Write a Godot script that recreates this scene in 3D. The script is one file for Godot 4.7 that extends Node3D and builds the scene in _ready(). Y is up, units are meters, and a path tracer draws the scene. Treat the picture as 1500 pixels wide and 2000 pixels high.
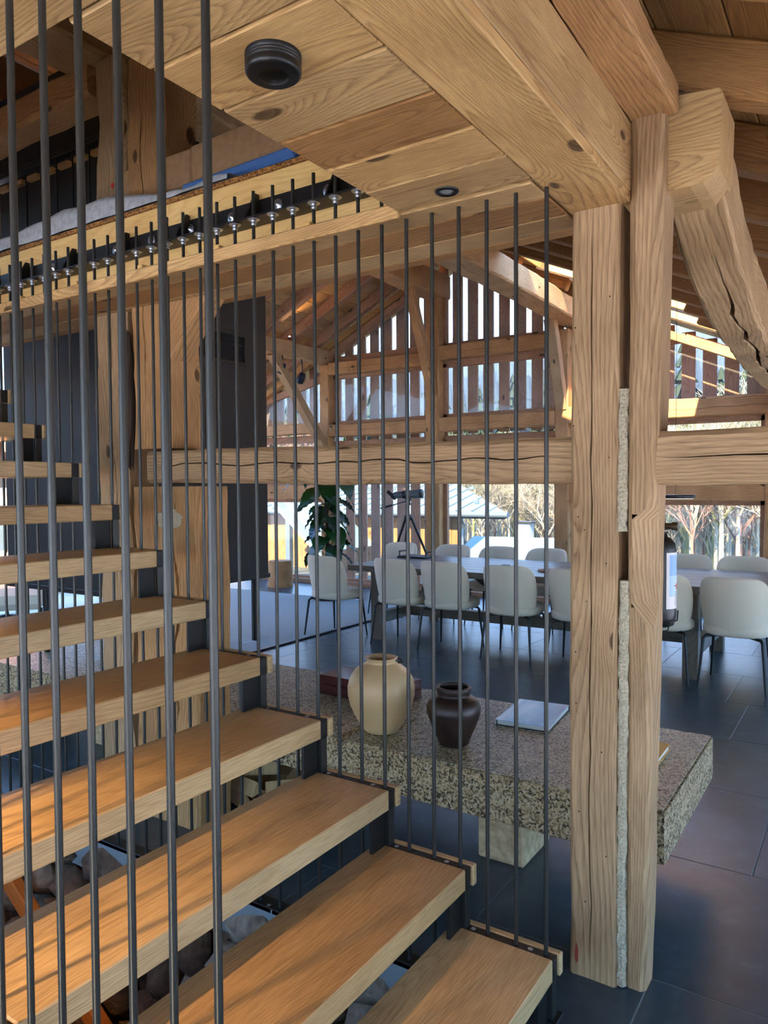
extends Node3D

var rng := RandomNumberGenerator.new()
var nz := FastNoiseLite.new()
var M := {}
var used := {}


func _ready() -> void:
	rng.seed = 7
	nz.seed = 11
	nz.noise_type = FastNoiseLite.TYPE_SIMPLEX_SMOOTH
	nz.frequency = 1.0
	setup_view()
	make_materials()
	build_shell()
	build_roof()
	build_gable()
	build_frame_timbers()
	build_mezzanine()
	build_stairs()
	build_basement()
	build_hearth()
	build_dining()
	build_props()
	build_lamps()
	build_outside()


# ---------------------------------------------------------------- camera, sky, sun
func setup_view() -> void:
	var cam := Camera3D.new()
	cam.name = "camera"
	add_child(cam)
	cam.position = Vector3(0, 1.5326, 0)
	cam.rotation_degrees = Vector3(-1.85, 33.27, -0.35)
	cam.fov = 69.08
	cam.near = 0.05
	cam.far = 2000.0
	cam.current = true
	var env := Environment.new()
	var sky := Sky.new()
	var ps := ProceduralSkyMaterial.new()
	ps.sky_top_color = Color(0.40, 0.60, 0.88)
	ps.sky_horizon_color = Color(0.68, 0.865, 1.0)
	ps.sky_curve = 0.18
	ps.ground_bottom_color = Color(0.30, 0.30, 0.28)
	ps.ground_horizon_color = Color(0.62, 0.66, 0.68)
	ps.energy_multiplier = SKY_E
	sky.sky_material = ps
	env.background_mode = Environment.BG_SKY
	env.sky = sky
	env.ambient_light_source = Environment.AMBIENT_SOURCE_SKY
	env.tonemap_mode = Environment.TONE_MAPPER_LINEAR
	env.tonemap_exposure = EXPO
	env.sdfgi_enabled = true
	env.ssao_enabled = true
	env.ssil_enabled = true
	env.volumetric_fog_enabled = true
	env.volumetric_fog_density = 0.0
	var we := WorldEnvironment.new()
	we.name = "world"
	we.environment = env
	add_child(we)
	var sun := DirectionalLight3D.new()
	sun.name = "sun"
	sun.light_color = Color(1.0, 0.91, 0.76)
	sun.light_energy = SUN_E
	sun.light_angular_distance = 0.8
	sun.shadow_enabled = true
	sun.sky_mode = DirectionalLight3D.SKY_MODE_LIGHT_ONLY
	add_child(sun)
	sun.look_at_from_position(Vector3.ZERO, Vector3(-0.16, -0.70, -0.92))


const SKY_E := 5.0
const SUN_E := 6.0
const EXPO := 1.85


# ---------------------------------------------------------------- naming
func tag(o: Node3D, label: String, category: String, group := "", kind := "") -> Node3D:
	if label != "":
		o.set_meta("label", label)
	if category != "":
		o.set_meta("category", category)
	if group != "":
		o.set_meta("group", group)
	if kind != "":
		o.set_meta("kind", kind)
	return o


func numbered(called: String) -> String:
	var n: int = used.get(called, 0)
	used[called] = n + 1
	return called if n == 0 else "%s_%03d" % [called, n]


func thing(called: String, label: String, category: String, at := Vector3.ZERO, group := "", turn := 0.0) -> Node3D:
	var o := Node3D.new()
	o.name = numbered(called)
	add_child(o)
	o.position = at
	o.rotation.y = turn
	tag(o, label, category, group)
	return o


func put(called: String, mesh: Mesh, mat: Material, parent: Node3D = null, at := Vector3.ZERO) -> MeshInstance3D:
	var o := MeshInstance3D.new()
	o.mesh = mesh
	o.material_override = mat
	if parent == null:
		o.name = numbered(called)
		add_child(o)
	else:
		var key := str(parent.get_instance_id()) + called
		var n: int = used.get(key, 0)
		used[key] = n + 1
		o.name = called if n == 0 else "%s_%03d" % [called, n]
		parent.add_child(o, true)
	o.position = at
	return o


func dup(src: Node3D, called: String, label: String, at: Vector3, turn := 0.0, group := "") -> Node3D:
	var c: Node3D = src.duplicate()
	c.name = numbered(called)
	add_child(c)
	c.position = at
	c.rotation.y = turn
	if label != "":
		c.set_meta("label", label)
	if group != "":
		c.set_meta("group", group)
	return c


# ---------------------------------------------------------------- mesh builder
class MB:
	var v := PackedVector3Array()
	var n := PackedVector3Array()
	var t := PackedVector2Array()
	var ix := PackedInt32Array()

	# corners counter-clockwise seen from outside
	func quad(a: Vector3, b: Vector3, c: Vector3, d: Vector3, ua: Vector2, ub: Vector2, uc: Vector2, ud: Vector2) -> void:
		var k := v.size()
		var m := (b - a).cross(c - a)
		if m.length_squared() < 1e-16:
			m = (c - a).cross(d - a)
		m = m.normalized()
		v.append_array([a, b, c, d])
		n.append_array([m, m, m, m])
		t.append_array([ua, ub, uc, ud])
		ix.append_array([k, k + 2, k + 1, k, k + 3, k + 2])

	func tri(a: Vector3, b: Vector3, c: Vector3, ua := Vector2.ZERO, ub := Vector2.ZERO, uc := Vector2.ZERO) -> void:
		var k := v.size()
		var m := (b - a).cross(c - a).normalized()
		v.append_array([a, b, c])
		n.append_array([m, m, m])
		t.append_array([ua, ub, uc])
		ix.append_array([k, k + 2, k + 1])

	# rows of points; (column direction) x (row direction) points outwards
	func grid(P: Array, U: Array, closed_cols := false) -> void:
		var R := P.size()
		var C: int = P[0].size()
		var k := v.size()
		for i in R:
			var up: PackedVector3Array = P[mini(i + 1, R - 1)]
			var dn: PackedVector3Array = P[maxi(i - 1, 0)]
			var me: PackedVector3Array = P[i]
			for j in C:
				var a: Vector3
				if closed_cols and (j == 0 or j == C - 1):
					a = me[1] - me[C - 2]
				else:
					a = me[mini(j + 1, C - 1)] - me[maxi(j - 1, 0)]
				var m := a.cross(up[j] - dn[j])
				if m.length_squared() < 1e-18:
					if i == 0 and R > 2:
						m = (P[1][mini(j + 1, C - 1)] - P[1][maxi(j - 1, 0)]).cross(P[2][j] - P[0][j])
					elif R > 2:
						m = (P[R - 2][mini(j + 1, C - 1)] - P[R - 2][maxi(j - 1, 0)]).cross(P[R - 1][j] - P[R - 3][j])
				n.append(m.normalized() if m.length_squared() > 1e-20 else Vector3.UP)
			v.append_array(me)
			t.append_array(U[i])
		for i in R - 1:
			for j in C - 1:
				var a := k + i * C + j
				ix.append_array([a, a + C + 1, a + 1, a, a + C, a + C + 1])

	func mesh() -> ArrayMesh:
		var arr := []
		arr.resize(Mesh.ARRAY_MAX)
		arr[Mesh.ARRAY_VERTEX] = v
		arr[Mesh.ARRAY_NORMAL] = n
		arr[Mesh.ARRAY_TEX_UV] = t
		arr[Mesh.ARRAY_INDEX] = ix
		var am := ArrayMesh.new()
		am.add_surface_from_arrays(Mesh.PRIMITIVE_TRIANGLES, arr)
		return am

	# chamfered box; g = grain axis (0, 1, 2)
	func box(c: Vector3, s: Vector3, g := 0, bev := 0.003, off := Vector2.ZERO, bas := Basis.IDENTITY) -> void:
		var h := s * 0.5
		bev = minf(bev, minf(h.x, minf(h.y, h.z)) * 0.9)
		for ax in 3:
			var b := (ax + 1) % 3
			var d := (ax + 2) % 3
			for sg in [-1.0, 1.0]:
				var pts := []
				var us := []
				for q in [[-1.0, -1.0], [1.0, -1.0], [1.0, 1.0], [-1.0, 1.0]]:
					var p := Vector3.ZERO
					p[ax] = sg * h[ax]
					p[b] = q[0] * (h[b] - bev)
					p[d] = q[1] * (h[d] - bev)
					pts.append(c + bas * p)
					var u: Vector2
					if ax == g:
						u = Vector2(p[b] / 0.6 * 0.7, p[d] / 2.4)
					elif b == g:
						u = Vector2((p[d] + h[d]) / 0.6, p[b] / 2.4)
					else:
						u = Vector2((p[b] + h[b]) / 0.6, p[d] / 2.4)
					us.append(u + off + Vector2(0.37, 0.21) * float(ax) * float(sg > 0.0))
				if sg > 0.0:
					quad(pts[0], pts[1], pts[2], pts[3], us[0], us[1], us[2], us[3])
				else:
					quad(pts[0], pts[3], pts[2], pts[1], us[0], us[3], us[2], us[1])
		if bev <= 0.0:
			return
		for ax in 3:
			var b := (ax + 1) % 3
			var d := (ax + 2) % 3
			for sb in [-1.0, 1.0]:
				for sd in [-1.0, 1.0]:
					var e := []
					var ue := []
					for q in [[-1.0, 0], [1.0, 0], [1.0, 1], [-1.0, 1]]:
						var p := Vector3.ZERO
						p[ax] = q[0] * (h[ax] - bev)
						p[b] = sb * (h[b] - (bev if q[1] == 1 else 0.0))
						p[d] = sd * (h[d] - (0.0 if q[1] == 1 else bev))
						e.append(c + bas * p)
						ue.append(off + (Vector2(0.02 * q[1], p[ax] / 2.4) if ax == g else Vector2(p[ax] / 0.6, 0.01 * q[1])))
					_oq(e, ue, bas, ax, sb, sd)
		for sx in [-1.0, 1.0]:
			for sy in [-1.0, 1.0]:
				for sz in [-1.0, 1.0]:
					var sgn := Vector3(sx, sy, sz)
					var a := c + bas * (sgn * (h - Vector3(0, bev, bev)))
					var b := c + bas * (sgn * (h - Vector3(bev, 0, bev)))
					var d := c + bas * (sgn * (h - Vector3(bev, bev, 0)))
					if sx * sy * sz > 0.0:
						tri(a, b, d, off, off, off)
					else:
						tri(a, d, b, off, off, off)

	func _oq(e: Array, ue: Array, bas: Basis, ax: int, sb: float, sd: float) -> void:
		var o := Vector3.ZERO
		o[(ax + 1) % 3] = sb
		o[(ax + 2) % 3] = sd
		o = bas * o
		var m: Vector3 = (e[1] - e[0]).cross(e[2] - e[0])
		if m.dot(o) > 0.0:
			quad(e[0], e[1], e[2], e[3], ue[0], ue[1], ue[2], ue[3])
		else:
			quad(e[0], e[3], e[2], e[1], ue[0], ue[3], ue[2], ue[1])

	func tube(a: Vector3, b: Vector3, r0: float, r1: float, k := 10, caps := true) -> void:
		path([a, b], [r0, r1], k, caps)

	func path(pts: Array, rad: Array, k := 8, caps := true) -> void:
		var P := []
		var U := []
		var L := 0.0
		var side := Vector3.ZERO
		for i in pts.size():
			var d: Vector3 = (pts[mini(i + 1, pts.size() - 1)] - pts[maxi(i - 1, 0)]).normalized()
			if side == Vector3.ZERO:
				side = d.cross(Vector3.UP if absf(d.y) < 0.9 else Vector3.RIGHT).normalized()
			side = (side - d * side.dot(d)).normalized()
			var up := d.cross(side)
			if i > 0:
				L += (pts[i] - pts[i - 1]).length()
			var row := PackedVector3Array()
			var ur := PackedVector2Array()
			for j in k + 1:
				var an := TAU * j / k
				row.append(pts[i] + (side * cos(an) + up * sin(an)) * rad[i])
				ur.append(Vector2(float(j) / k, L / 2.4))
			P.append(row)
			U.append(ur)
		grid(P, U, true)
		if caps:
			for e in 2:
				var row: PackedVector3Array = P[0 if e == 0 else P.size() - 1]
				var cc: Vector3 = pts[0 if e == 0 else pts.size() - 1]
				for j in k:
					if e == 0:
						tri(cc, row[j + 1], row[j])
					else:
						tri(cc, row[j], row[j + 1])

	# profile points (radius, height) from bottom to top on the outside
	func lathe(c: Vector3, prof: Array, k := 32, bas := Basis.IDENTITY) -> void:
		var P := []
		var U := []
		for i in prof.size():
			var row := PackedVector3Array()
			var ur := PackedVector2Array()
			for j in k + 1:
				var an := -TAU * j / k
				row.append(c + bas * Vector3(cos(an) * prof[i].x, prof[i].y, sin(an) * prof[i].x))
				ur.append(Vector2(float(j) / k * 2.0, float(prof[i].y) * 2.0))
			P.append(row)
			U.append(ur)
		grid(P, U, true)

	func blob(c: Vector3, r: Vector3, noise: FastNoiseLite, amp: float, fr: float, k := 8, bas := Basis.IDENTITY) -> void:
		var P := []
		var U := []
		for i in k + 1:
			var la := -PI / 2 + PI * i / k
			var row := PackedVector3Array()
			var ur := PackedVector2Array()
			for j in k * 2 + 1:
				var an := -TAU * (j % (k * 2)) / (k * 2)
				var d := Vector3(cos(la) * cos(an), sin(la), cos(la) * sin(an))
				var q := 1.0 + amp * noise.get_noise_3dv(c * 7.0 + d * fr)
				row.append(c + bas * (d * r * q))
				ur.append(Vector2(float(j) / k * 0.25, float(i) / k * 0.25))
			P.append(row)
			U.append(ur)
		grid(P, U, true)


func bxm(s: Vector3, g := 0, bev := 0.003, off := Vector2(-1, -1)) -> ArrayMesh:
	var b := MB.new()
	if off.x < 0.0:
		off = Vector2(rng.randf(), rng.randf())
	b.box(Vector3.ZERO, s, g, bev, off)
	return b.mesh()


# box between two corners, node at its centre
func slab(called: String, lo: Vector3, hi: Vector3, mat: Material, parent: Node3D = null, g := 0, bev := 0.003) -> MeshInstance3D:
	var c := (lo + hi) * 0.5
	if parent:
		return put(called, bxm((hi - lo).abs(), g, bev), mat, parent, c - parent.position)
	return put(called, bxm((hi - lo).abs(), g, bev), mat, null, c)


# hewn or sawn timber from p0 to p1; w along the side axis, h along the other
# o: ch chamfer, amp, fr, seg, cracks [[face, q, width, depth, v0, v1, wander]], up
func timber(p0: Vector3, p1: Vector3, w: float, h: float, o := {}) -> ArrayMesh:
	var mb := MB.new()
	add_timber(mb, Vector3.ZERO, p1 - p0, w, h, o, p0)
	return mb.mesh()


func add_timber(mb: MB, p0: Vector3, p1: Vector3, w: float, h: float, o := {}, org := Vector3.ZERO) -> void:
	var d := (p1 - p0).normalized()
	var L := (p1 - p0).length()
	var up: Vector3 = o.get("up", Vector3.UP if absf(d.y) < 0.95 else Vector3(0, 0, 1))
	var s := up.cross(d).normalized()
	up = d.cross(s)
	var ch: float = o.get("ch", 0.012)
	var amp: float = o.get("amp", 0.0)
	var fr: float = o.get("fr", 4.0)
	var seg: float = o.get("seg", 0.12)
	var taper: float = o.get("taper", 0.0)
	var wane: float = o.get("wane", 0.0)
	var cracks: Array = o.get("cracks", [])
	var R := maxi(2, int(ceil(L / seg)) + 1) if amp > 0.0 or cracks.size() > 0 else 2
	var fdir := [Vector2(1, 0), Vector2(0, 1), Vector2(-1, 0), Vector2(0, -1)]
	var offs := []
	for f in 4:
		var fw := w if f % 2 == 1 else h
		offs.append(Vector2(rng.randf() * maxf(0.05, 1.0 - fw / 0.6), rng.randf()))
	var rise: Array = o.get("rise", [0.0, 1.0])
	var ends := [PackedVector3Array(), PackedVector3Array()]
	var seedv := Vector3(rng.randf() * 50.0, rng.randf() * 50.0, 0)
	for f in 4:
		var nd: Vector2 = fdir[f]
		var td := Vector2(-nd.y, nd.x)
		var hn := w * 0.5 if f % 2 == 0 else h * 0.5
		var ht := h * 0.5 if f % 2 == 0 else w * 0.5
		var cr = null
		for c in cracks:
			if c[0] == f:
				cr = c
		var P := []
		var U := []
		var PC := []
		var UC := []
		for i in R:
			var v := float(i) / (R - 1)
			var y := L * v
			var k := 1.0 - taper * v
			var org0 := p0
			p0 += up * float(rise[0]) * exp(-y / float(rise[1]))
			var wn := wane * maxf(0.0, nz.get_noise_2d(y * 1.3 + f * 17.0, seedv.x) + 0.15) if wane > 0.0 else 0.0
			var wn0 := wane * maxf(0.0, nz.get_noise_2d(y * 1.3 + ((f + 3) % 4) * 17.0, seedv.x) + 0.15) if wane > 0.0 else 0.0
			if o.has("scoop"):
				var sc: Array = o.scoop
				var so := smoothstep(sc[1], sc[1] + 0.03, v) * (1.0 - smoothstep(sc[2] - 0.02, sc[2], v)) * float(sc[3])
				if f == sc[0]:
					wn += so
				elif f == (sc[0] + 1) % 4:
					wn0 += so
			var e1 := ht - ch - wn
			var e0 := -(ht - ch - wn0)
			var cols := [e0, e1]
			var dep := [0.0, 0.0]
			if amp > 0.0:
				cols = [e0, lerpf(e0, e1, 0.33), lerpf(e0, e1, 0.67), e1]
				dep = [0.0, 0.0, 0.0, 0.0]
			if cr:
				var on := clampf(minf((v - cr[4]) * 12.0, (cr[5] - v) * 12.0), 0.0, 1.0)
				var wob := nz.get_noise_1d(y * 2.5 + seedv.y) * float(cr[6])
				var q: float = (cr[1] + wob) * (ht - ch) * 0.95
				var cw: float = maxf(cr[2] * on * (0.7 + 0.8 * absf(nz.get_noise_1d(y * 9.0 + 5.0))), 0.0006) * 0.5
				cols = [e0, lerpf(e0, q - cw, 0.5), q - cw, q, q + cw, lerpf(q + cw, e1, 0.5), e1]
				dep = [0.0, 0.0, 0.0, float(cr[3]) * on, 0.0, 0.0, 0.0]
			var row := PackedVector3Array()
			var ur := PackedVector2Array()
			for j in cols.size():
				var q2: Vector2 = (nd * hn + td * cols[j]) * k - nd * dep[j]
				row.append(_tp(p0, d, s, up, y, q2, amp, fr, org, seedv))
				ur.append(offs[f] + Vector2((cols[j] + ht) / 0.6, y / 2.4))
			P.append(row)
			U.append(ur)
			# chamfer to the next face
			var n2: Vector2 = fdir[(f + 1) % 4]
			var a2: Vector2 = (nd * hn + td * e1) * k
			var b2: Vector2 = (n2 * ht + nd * (hn - ch - wn)) * k
			var bulge := 0.12 if not (o.has("scoop") and f == o.scoop[0]) else 0.12 - 14.0 * (wn - ch * 0.0) * 0.05
			var pa: Vector3 = row[row.size() - 1]
			var pb := _tp(p0, d, s, up, y, b2, amp, fr, org, seedv)
			if wane > 0.0 or ch > 0.008:
				var m2 := (a2 + b2) * 0.5 + (nd + n2).normalized() * (ch + wn) * bulge
				PC.append(PackedVector3Array([pa, _tp(p0, d, s, up, y, m2, amp, fr, org, seedv), pb]))
				UC.append(PackedVector2Array([offs[f] + Vector2(0.9, y / 2.4), offs[f] + Vector2(0.9 + (ch + wn) * 0.7 / 0.6, y / 2.4), offs[f] + Vector2(0.9 + (ch + wn) * 1.4 / 0.6, y / 2.4)]))
			else:
				PC.append(PackedVector3Array([pa, pb]))
				UC.append(PackedVector2Array([offs[f] + Vector2(0.9, y / 2.4), offs[f] + Vector2(0.9 + ch * 1.4 / 0.6, y / 2.4)]))
			p0 = org0
		if cr:
			for part in [[0, 3], [2, 4], [3, 5], [4, 7]]:
				var Q := []
				var W := []
				for i in R:
					Q.append(P[i].slice(part[0], part[1]))
					W.append(U[i].slice(part[0], part[1]))
				mb.grid(Q, W)
		else:
			mb.grid(P, U)
		mb.grid(PC, UC)
		for e in 2:
			var row: PackedVector3Array = P[0 if e == 0 else R - 1]
			for q in row:
				ends[e].append(q)
	for e in 2:
		var c := p0 + d * (0.0 if e == 0 else L) + up * float(rise[0]) * (1.0 if e == 0 else exp(-L / float(rise[1])))
		var rim: PackedVector3Array = ends[e]
		for j in rim.size():
			var a := rim[j]
			var b := rim[(j + 1) % rim.size()]
			var ua := Vector2((a - c).dot(s), (a - c).dot(up)) / 0.8
			var ub := Vector2((b - c).dot(s), (b - c).dot(up)) / 0.8
			if e == 1:
				mb.tri(c, a, b, Vector2.ZERO, ua, ub)
			else:
				mb.tri(c, b, a, Vector2.ZERO, ub, ua)


func _tp(p0: Vector3, d: Vector3, s: Vector3, up: Vector3, y: float, q: Vector2, amp: float, fr: float, org: Vector3, sv: Vector3) -> Vector3:
	if amp > 0.0:
		var g := Vector3(q.x * 2.0, q.y * 2.0, y) * fr + sv
		var lo := nz.get_noise_2d(y * 0.55 + sv.x, sv.y) * 1.6
		var lo2 := nz.get_noise_2d(y * 0.55 + sv.y, sv.x + 9.0) * 1.6
		q += Vector2(nz.get_noise_3dv(g) + lo, nz.get_noise_3dv(g + Vector3(31, 7, 3)) + lo2) * amp
	return p0 + d * y + s * q.x + up * q.y


func beam(called: String, label: String, cat: String, p0: Vector3, p1: Vector3, w: float, h: float, mat: Material, o := {}, group := "") -> MeshInstance3D:
	var m := put(called, timber(p0, p1, w, h, o), mat, null, p0)
	tag(m, label, cat, group)
	return m


# ---------------------------------------------------------------- materials
# growth-ring figure as contour lines of a stretched noise, with knots; seamless along the grain
func wood(called: String, sd: int, light: Color, dark: Color, o := {}) -> StandardMaterial3D:
	var W: int = o.get("w", 384)
	var H: int = o.get("h", 768)
	var rings: float = o.get("rings", 9.0)
	var lin: float = o.get("lin", 7.0)
	var con: float = o.get("con", 1.0)
	var fib: float = o.get("fib", 0.16)
	var R: float = o.get("r", 0.42)
	var nk: int = o.get("knots", 5)
	var blot: float = o.get("blot", 0.18)
	var fq: float = o.get("fq", 110.0)
	var n := FastNoiseLite.new()
	n.seed = sd
	n.noise_type = FastNoiseLite.TYPE_SIMPLEX_SMOOTH
	n.frequency = 1.0
	n.fractal_type = FastNoiseLite.FRACTAL_NONE
	var r := RandomNumberGenerator.new()
	r.seed = sd
	var kn := []
	for i in nk:
		kn.append(Vector4(r.randf(), r.randf(), r.randf_range(0.010, 0.028), 1.0))
	var data := PackedByteArray()
	data.resize(W * H * 3)
	var hgt := PackedByteArray()
	hgt.resize(W * H)
	var at := 0
	for j in H:
		var v := float(j) / H
		var a := TAU * v
		var cx := cos(a)
		var cy := sin(a)
		var near := []
		for k in kn:
			var dv := absf(v - k.y)
			dv = minf(dv, 1.0 - dv) * 2.4
			if dv < 0.35:
				near.append(Vector3(k.x, dv, k.z))
		for i in W:
			var u := float(i) / W
			var f := n.get_noise_3d(u * 2.6, cx * R, cy * R) * rings + u * lin
			var fi := n.get_noise_3d(u * fq, cx * 4.0, cy * 4.0)
			f += fi * 0.10
			var kd := 0.0
			for k in near:
				var du: float = absf(u - k.x)
				du = minf(du, 1.0 - du) * 0.6
				var d: float = sqrt(du * du + k.y * k.y * 0.22) / k.z
				f += 3.2 * exp(-d * d * 0.22)
				if d < 1.0:
					kd = maxf(kd, minf(1.0, (1.0 - d) * 3.0))
			var q := f - floorf(f)
			var ring := q * q * q if q < 0.93 else (1.0 - q) * 11.5
			var bl := n.get_noise_3d(u * 2.0 + 40.0, cx * 1.2, cy * 1.2)
			var t := clampf(0.18 + ring * 0.75 * con + fi * fib + bl * blot, 0.0, 1.0)
			var c := light.lerp(dark, t)
			if kd > 0.0:
				c = c.lerp(dark.darkened(0.38), kd * (0.7 + 0.3 * q))
			data[at * 3] = int(c.r * 255.0)
			data[at * 3 + 1] = int(c.g * 255.0)
			data[at * 3 + 2] = int(c.b * 255.0)
			hgt[at] = int(clampf(0.6 - ring * 0.35 - fi * 0.25, 0.0, 1.0) * 255.0)
			at += 1
	var m := StandardMaterial3D.new()
	m.resource_name = called
	m.albedo_texture = ImageTexture.create_from_image(Image.create_from_data(W, H, false, Image.FORMAT_RGB8, data))
	m.heightmap_enabled = true
	m.heightmap_texture = ImageTexture.create_from_image(Image.create_from_data(W, H, false, Image.FORMAT_L8, hgt))
	m.heightmap_scale = o.get("bump", 0.10)
	m.roughness = o.get("rough", 0.7)
	m.metallic_specular = 0.4
	return m


func tint(m: StandardMaterial3D, called: String, c: Color) -> StandardMaterial3D:
	var k: StandardMaterial3D = m.duplicate()
	k.resource_name = called
	k.albedo_color = c
	return k


func flat(called: String, c: Color, rough := 0.7, metal := 0.0, spec := 0.5) -> StandardMaterial3D:
	var m := StandardMaterial3D.new()
	m.resource_name = called
	m.albedo_color = c
	m.roughness = rough
	m.metallic = metal
	m.metallic_specular = spec
	return m


func noise_tex(sd: int, freq: float, cols: Array, o := {}) -> NoiseTexture2D:
	var n := FastNoiseLite.new()
	n.seed = sd
	n.noise_type = o.get("type", FastNoiseLite.TYPE_SIMPLEX_SMOOTH)
	n.frequency = freq
	n.fractal_octaves = o.get("oct", 4)
	if n.noise_type == FastNoiseLite.TYPE_CELLULAR:
		n.cellular_return_type = o.get("ret", FastNoiseLite.RETURN_CELL_VALUE)
		n.fractal_type = FastNoiseLite.FRACTAL_NONE
	if o.has("warp"):
		n.domain_warp_enabled = true
		n.domain_warp_amplitude = o.warp
		n.domain_warp_frequency = freq * 2.0
	var t := NoiseTexture2D.new()
	t.width = o.get("size", 512)
	t.height = t.width
	t.seamless = true
	t.noise = n
	if o.get("normal", 0.0) > 0.0:
		t.as_normal_map = true
		t.bump_strength = o.normal
	elif cols.size() > 0:
		var g := Gradient.new()
		var off := PackedFloat32Array()
		var cc := PackedColorArray()
		for c in cols:
			off.append(c[0])
			cc.append(c[1])
		g.offsets = off
		g.colors = cc
		if o.get("step", false):
			g.interpolation_mode = Gradient.GRADIENT_INTERPOLATE_CONSTANT
		t.color_ramp = g
	return t


func tri_mat(called: String, tex: Texture2D, scale: float, rough := 0.7, bump: Texture2D = null, bs := 0.2) -> StandardMaterial3D:
	var m := flat(called, Color.WHITE, rough)
	m.albedo_texture = tex
	m.uv1_triplanar = true
	m.uv1_world_triplanar = true
	m.uv1_scale = Vector3.ONE * scale
	if bump:
		m.heightmap_enabled = true
		m.heightmap_texture = bump
		m.heightmap_scale = bs
	return m


func make_materials() -> void:
	M.pine = wood("old_pine", 3, Color(0.735, 0.605, 0.45), Color(0.42, 0.31, 0.205), {"rings": 8.0, "lin": 36.0, "con": 0.72, "r": 0.14, "fib": 0.16, "knots": 5, "w": 512, "h": 1024, "bump": 0.035, "rough": 0.75})
	M.plank = wood("ceiling_larch", 5, Color(0.79, 0.65, 0.445), Color(0.475, 0.34, 0.20), {"rings": 14.0, "lin": 30.0, "con": 0.72, "r": 0.2, "fib": 0.15, "knots": 4, "w": 512, "h": 1024, "bump": 0.03, "rough": 0.62})
	M.oak = wood("oiled_oak", 8, Color(0.81, 0.685, 0.50), Color(0.54, 0.425, 0.28), {"rings": 12.0, "lin": 55.0, "con": 0.40, "fib": 0.26, "fq": 150.0, "knots": 0, "r": 0.16, "w": 512, "h": 1024, "bump": 0.02, "rough": 0.42})
	M.spruce = wood("fresh_spruce", 12, Color(0.93, 0.78, 0.50), Color(0.78, 0.57, 0.31), {"rings": 4.0, "lin": 16.0, "con": 0.6, "knots": 2, "w": 256, "h": 512, "bump": 0.06})
	M.dark = wood("dark_larch", 15, Color(0.67, 0.555, 0.465), Color(0.42, 0.33, 0.265), {"rings": 6.0, "lin": 8.0, "con": 0.6, "knots": 4, "w": 256, "h": 512, "bump": 0.05, "rough": 0.8})
	M.pine_warm = tint(M.pine, "warm_pine", Color(1.04, 0.965, 0.86))
	M.pine_grey = tint(M.pine, "greyed_pine", Color(1.05, 1.05, 1.03))
	M.pine_brown = tint(M.pine, "brown_pine", Color(1.06, 0.98, 0.89))
	M.plank2 = tint(M.plank, "ceiling_larch_light", Color(1.06, 1.04, 1.0))
	M.plank3 = tint(M.plank, "ceiling_larch_brown", Color(0.88, 0.80, 0.72))
	M.plank4 = tint(M.plank, "roof_larch", Color(0.97, 0.92, 0.86))
	M.roofdark = tint(M.plank, "roof_larch_dark", Color(0.74, 0.64, 0.56))
	M.oak2 = tint(M.oak, "oiled_oak_pale", Color(1.03, 1.02, 1.0))
	M.oak3 = tint(M.oak, "oiled_oak_brown", Color(0.95, 0.91, 0.86))
	M.spruce2 = tint(M.spruce, "spruce_board", Color(1.0, 0.97, 0.92))
	M.dark2 = tint(M.dark, "dark_larch_red", Color(1.05, 0.97, 0.90))
	M.walnut = tint(M.dark, "table_oak", Color(0.70, 0.76, 0.78))
	M.walnut.roughness = 0.3
	M.kindling = tint(M.oak, "split_firewood", Color(1.08, 1.07, 1.05))
	M.facade = tint(M.plank, "larch_cladding", Color(0.74, 0.645, 0.57))
	M.snow = tri_mat("snow", noise_tex(46, 0.02, [[0.0, Color(0.86, 0.88, 0.91)], [1.0, Color(0.95, 0.96, 0.97)]], {"size": 256}), 0.5, 0.9)
	M.orange_wood = tint(M.spruce, "orange_stair_timber", Color(0.80, 0.58, 0.40))
	var sl := noise_tex(21, 0.006, [[0.0, Color(0.195, 0.258, 0.288)], [0.5, Color(0.220, 0.288, 0.320)], [0.75, Color(0.240, 0.312, 0.345)], [1.0, Color(0.31, 0.376, 0.41)]], {"size": 1024, "oct": 6, "warp": 40.0})
	var slb := noise_tex(22, 0.008, [], {"size": 1024, "oct": 5, "warp": 30.0})
	M.slate = tri_mat("slate", sl, 0.9, 0.30, slb, 0.05)
	M.slate.metallic_specular = 0.5
	M.slate2 = M.slate.duplicate()
	M.slate2.uv1_offset = Vector3(0.31, 0.11, 0.47)
	M.slate2.albedo_color = Color(0.93, 0.94, 0.95)
	M.grout = flat("grout", Color(0.44, 0.46, 0.47), 0.9)
	var gr := noise_tex(23, 0.115, [[0.0, Color(0.23, 0.215, 0.17)], [0.14, Color(0.45, 0.415, 0.33)], [0.32, Color(0.67, 0.63, 0.52)], [0.58, Color(0.75, 0.73, 0.66)], [0.86, Color(0.52, 0.475, 0.38)]], {"type": FastNoiseLite.TYPE_CELLULAR, "step": true, "size": 1024})
	var grb := noise_tex(24, 0.10, [], {"type": FastNoiseLite.TYPE_CELLULAR, "size": 1024})
	M.granite = tri_mat("granite", gr, 1.25, 0.42, grb, 0.10)
	M.granite_rough = tri_mat("granite_split", gr, 1.25, 0.8, grb, 0.45)
	M.granite_rough.albedo_color = Color(1.0, 0.92, 0.82)
	M.granite.albedo_color = Color(0.99, 1.0, 0.96)
	M.granite.metallic_specular = 0.4
	var st := noise_tex(25, 0.012, [[0.0, Color(0.30, 0.235, 0.185)], [0.5, Color(0.48, 0.405, 0.335)], [1.0, Color(0.64, 0.58, 0.51)]], {"oct": 6})
	var stb := noise_tex(26, 0.02, [], {"oct": 6})
	M.stone = tri_mat("field_stone", st, 2.0, 0.9, stb, 1.2)
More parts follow.
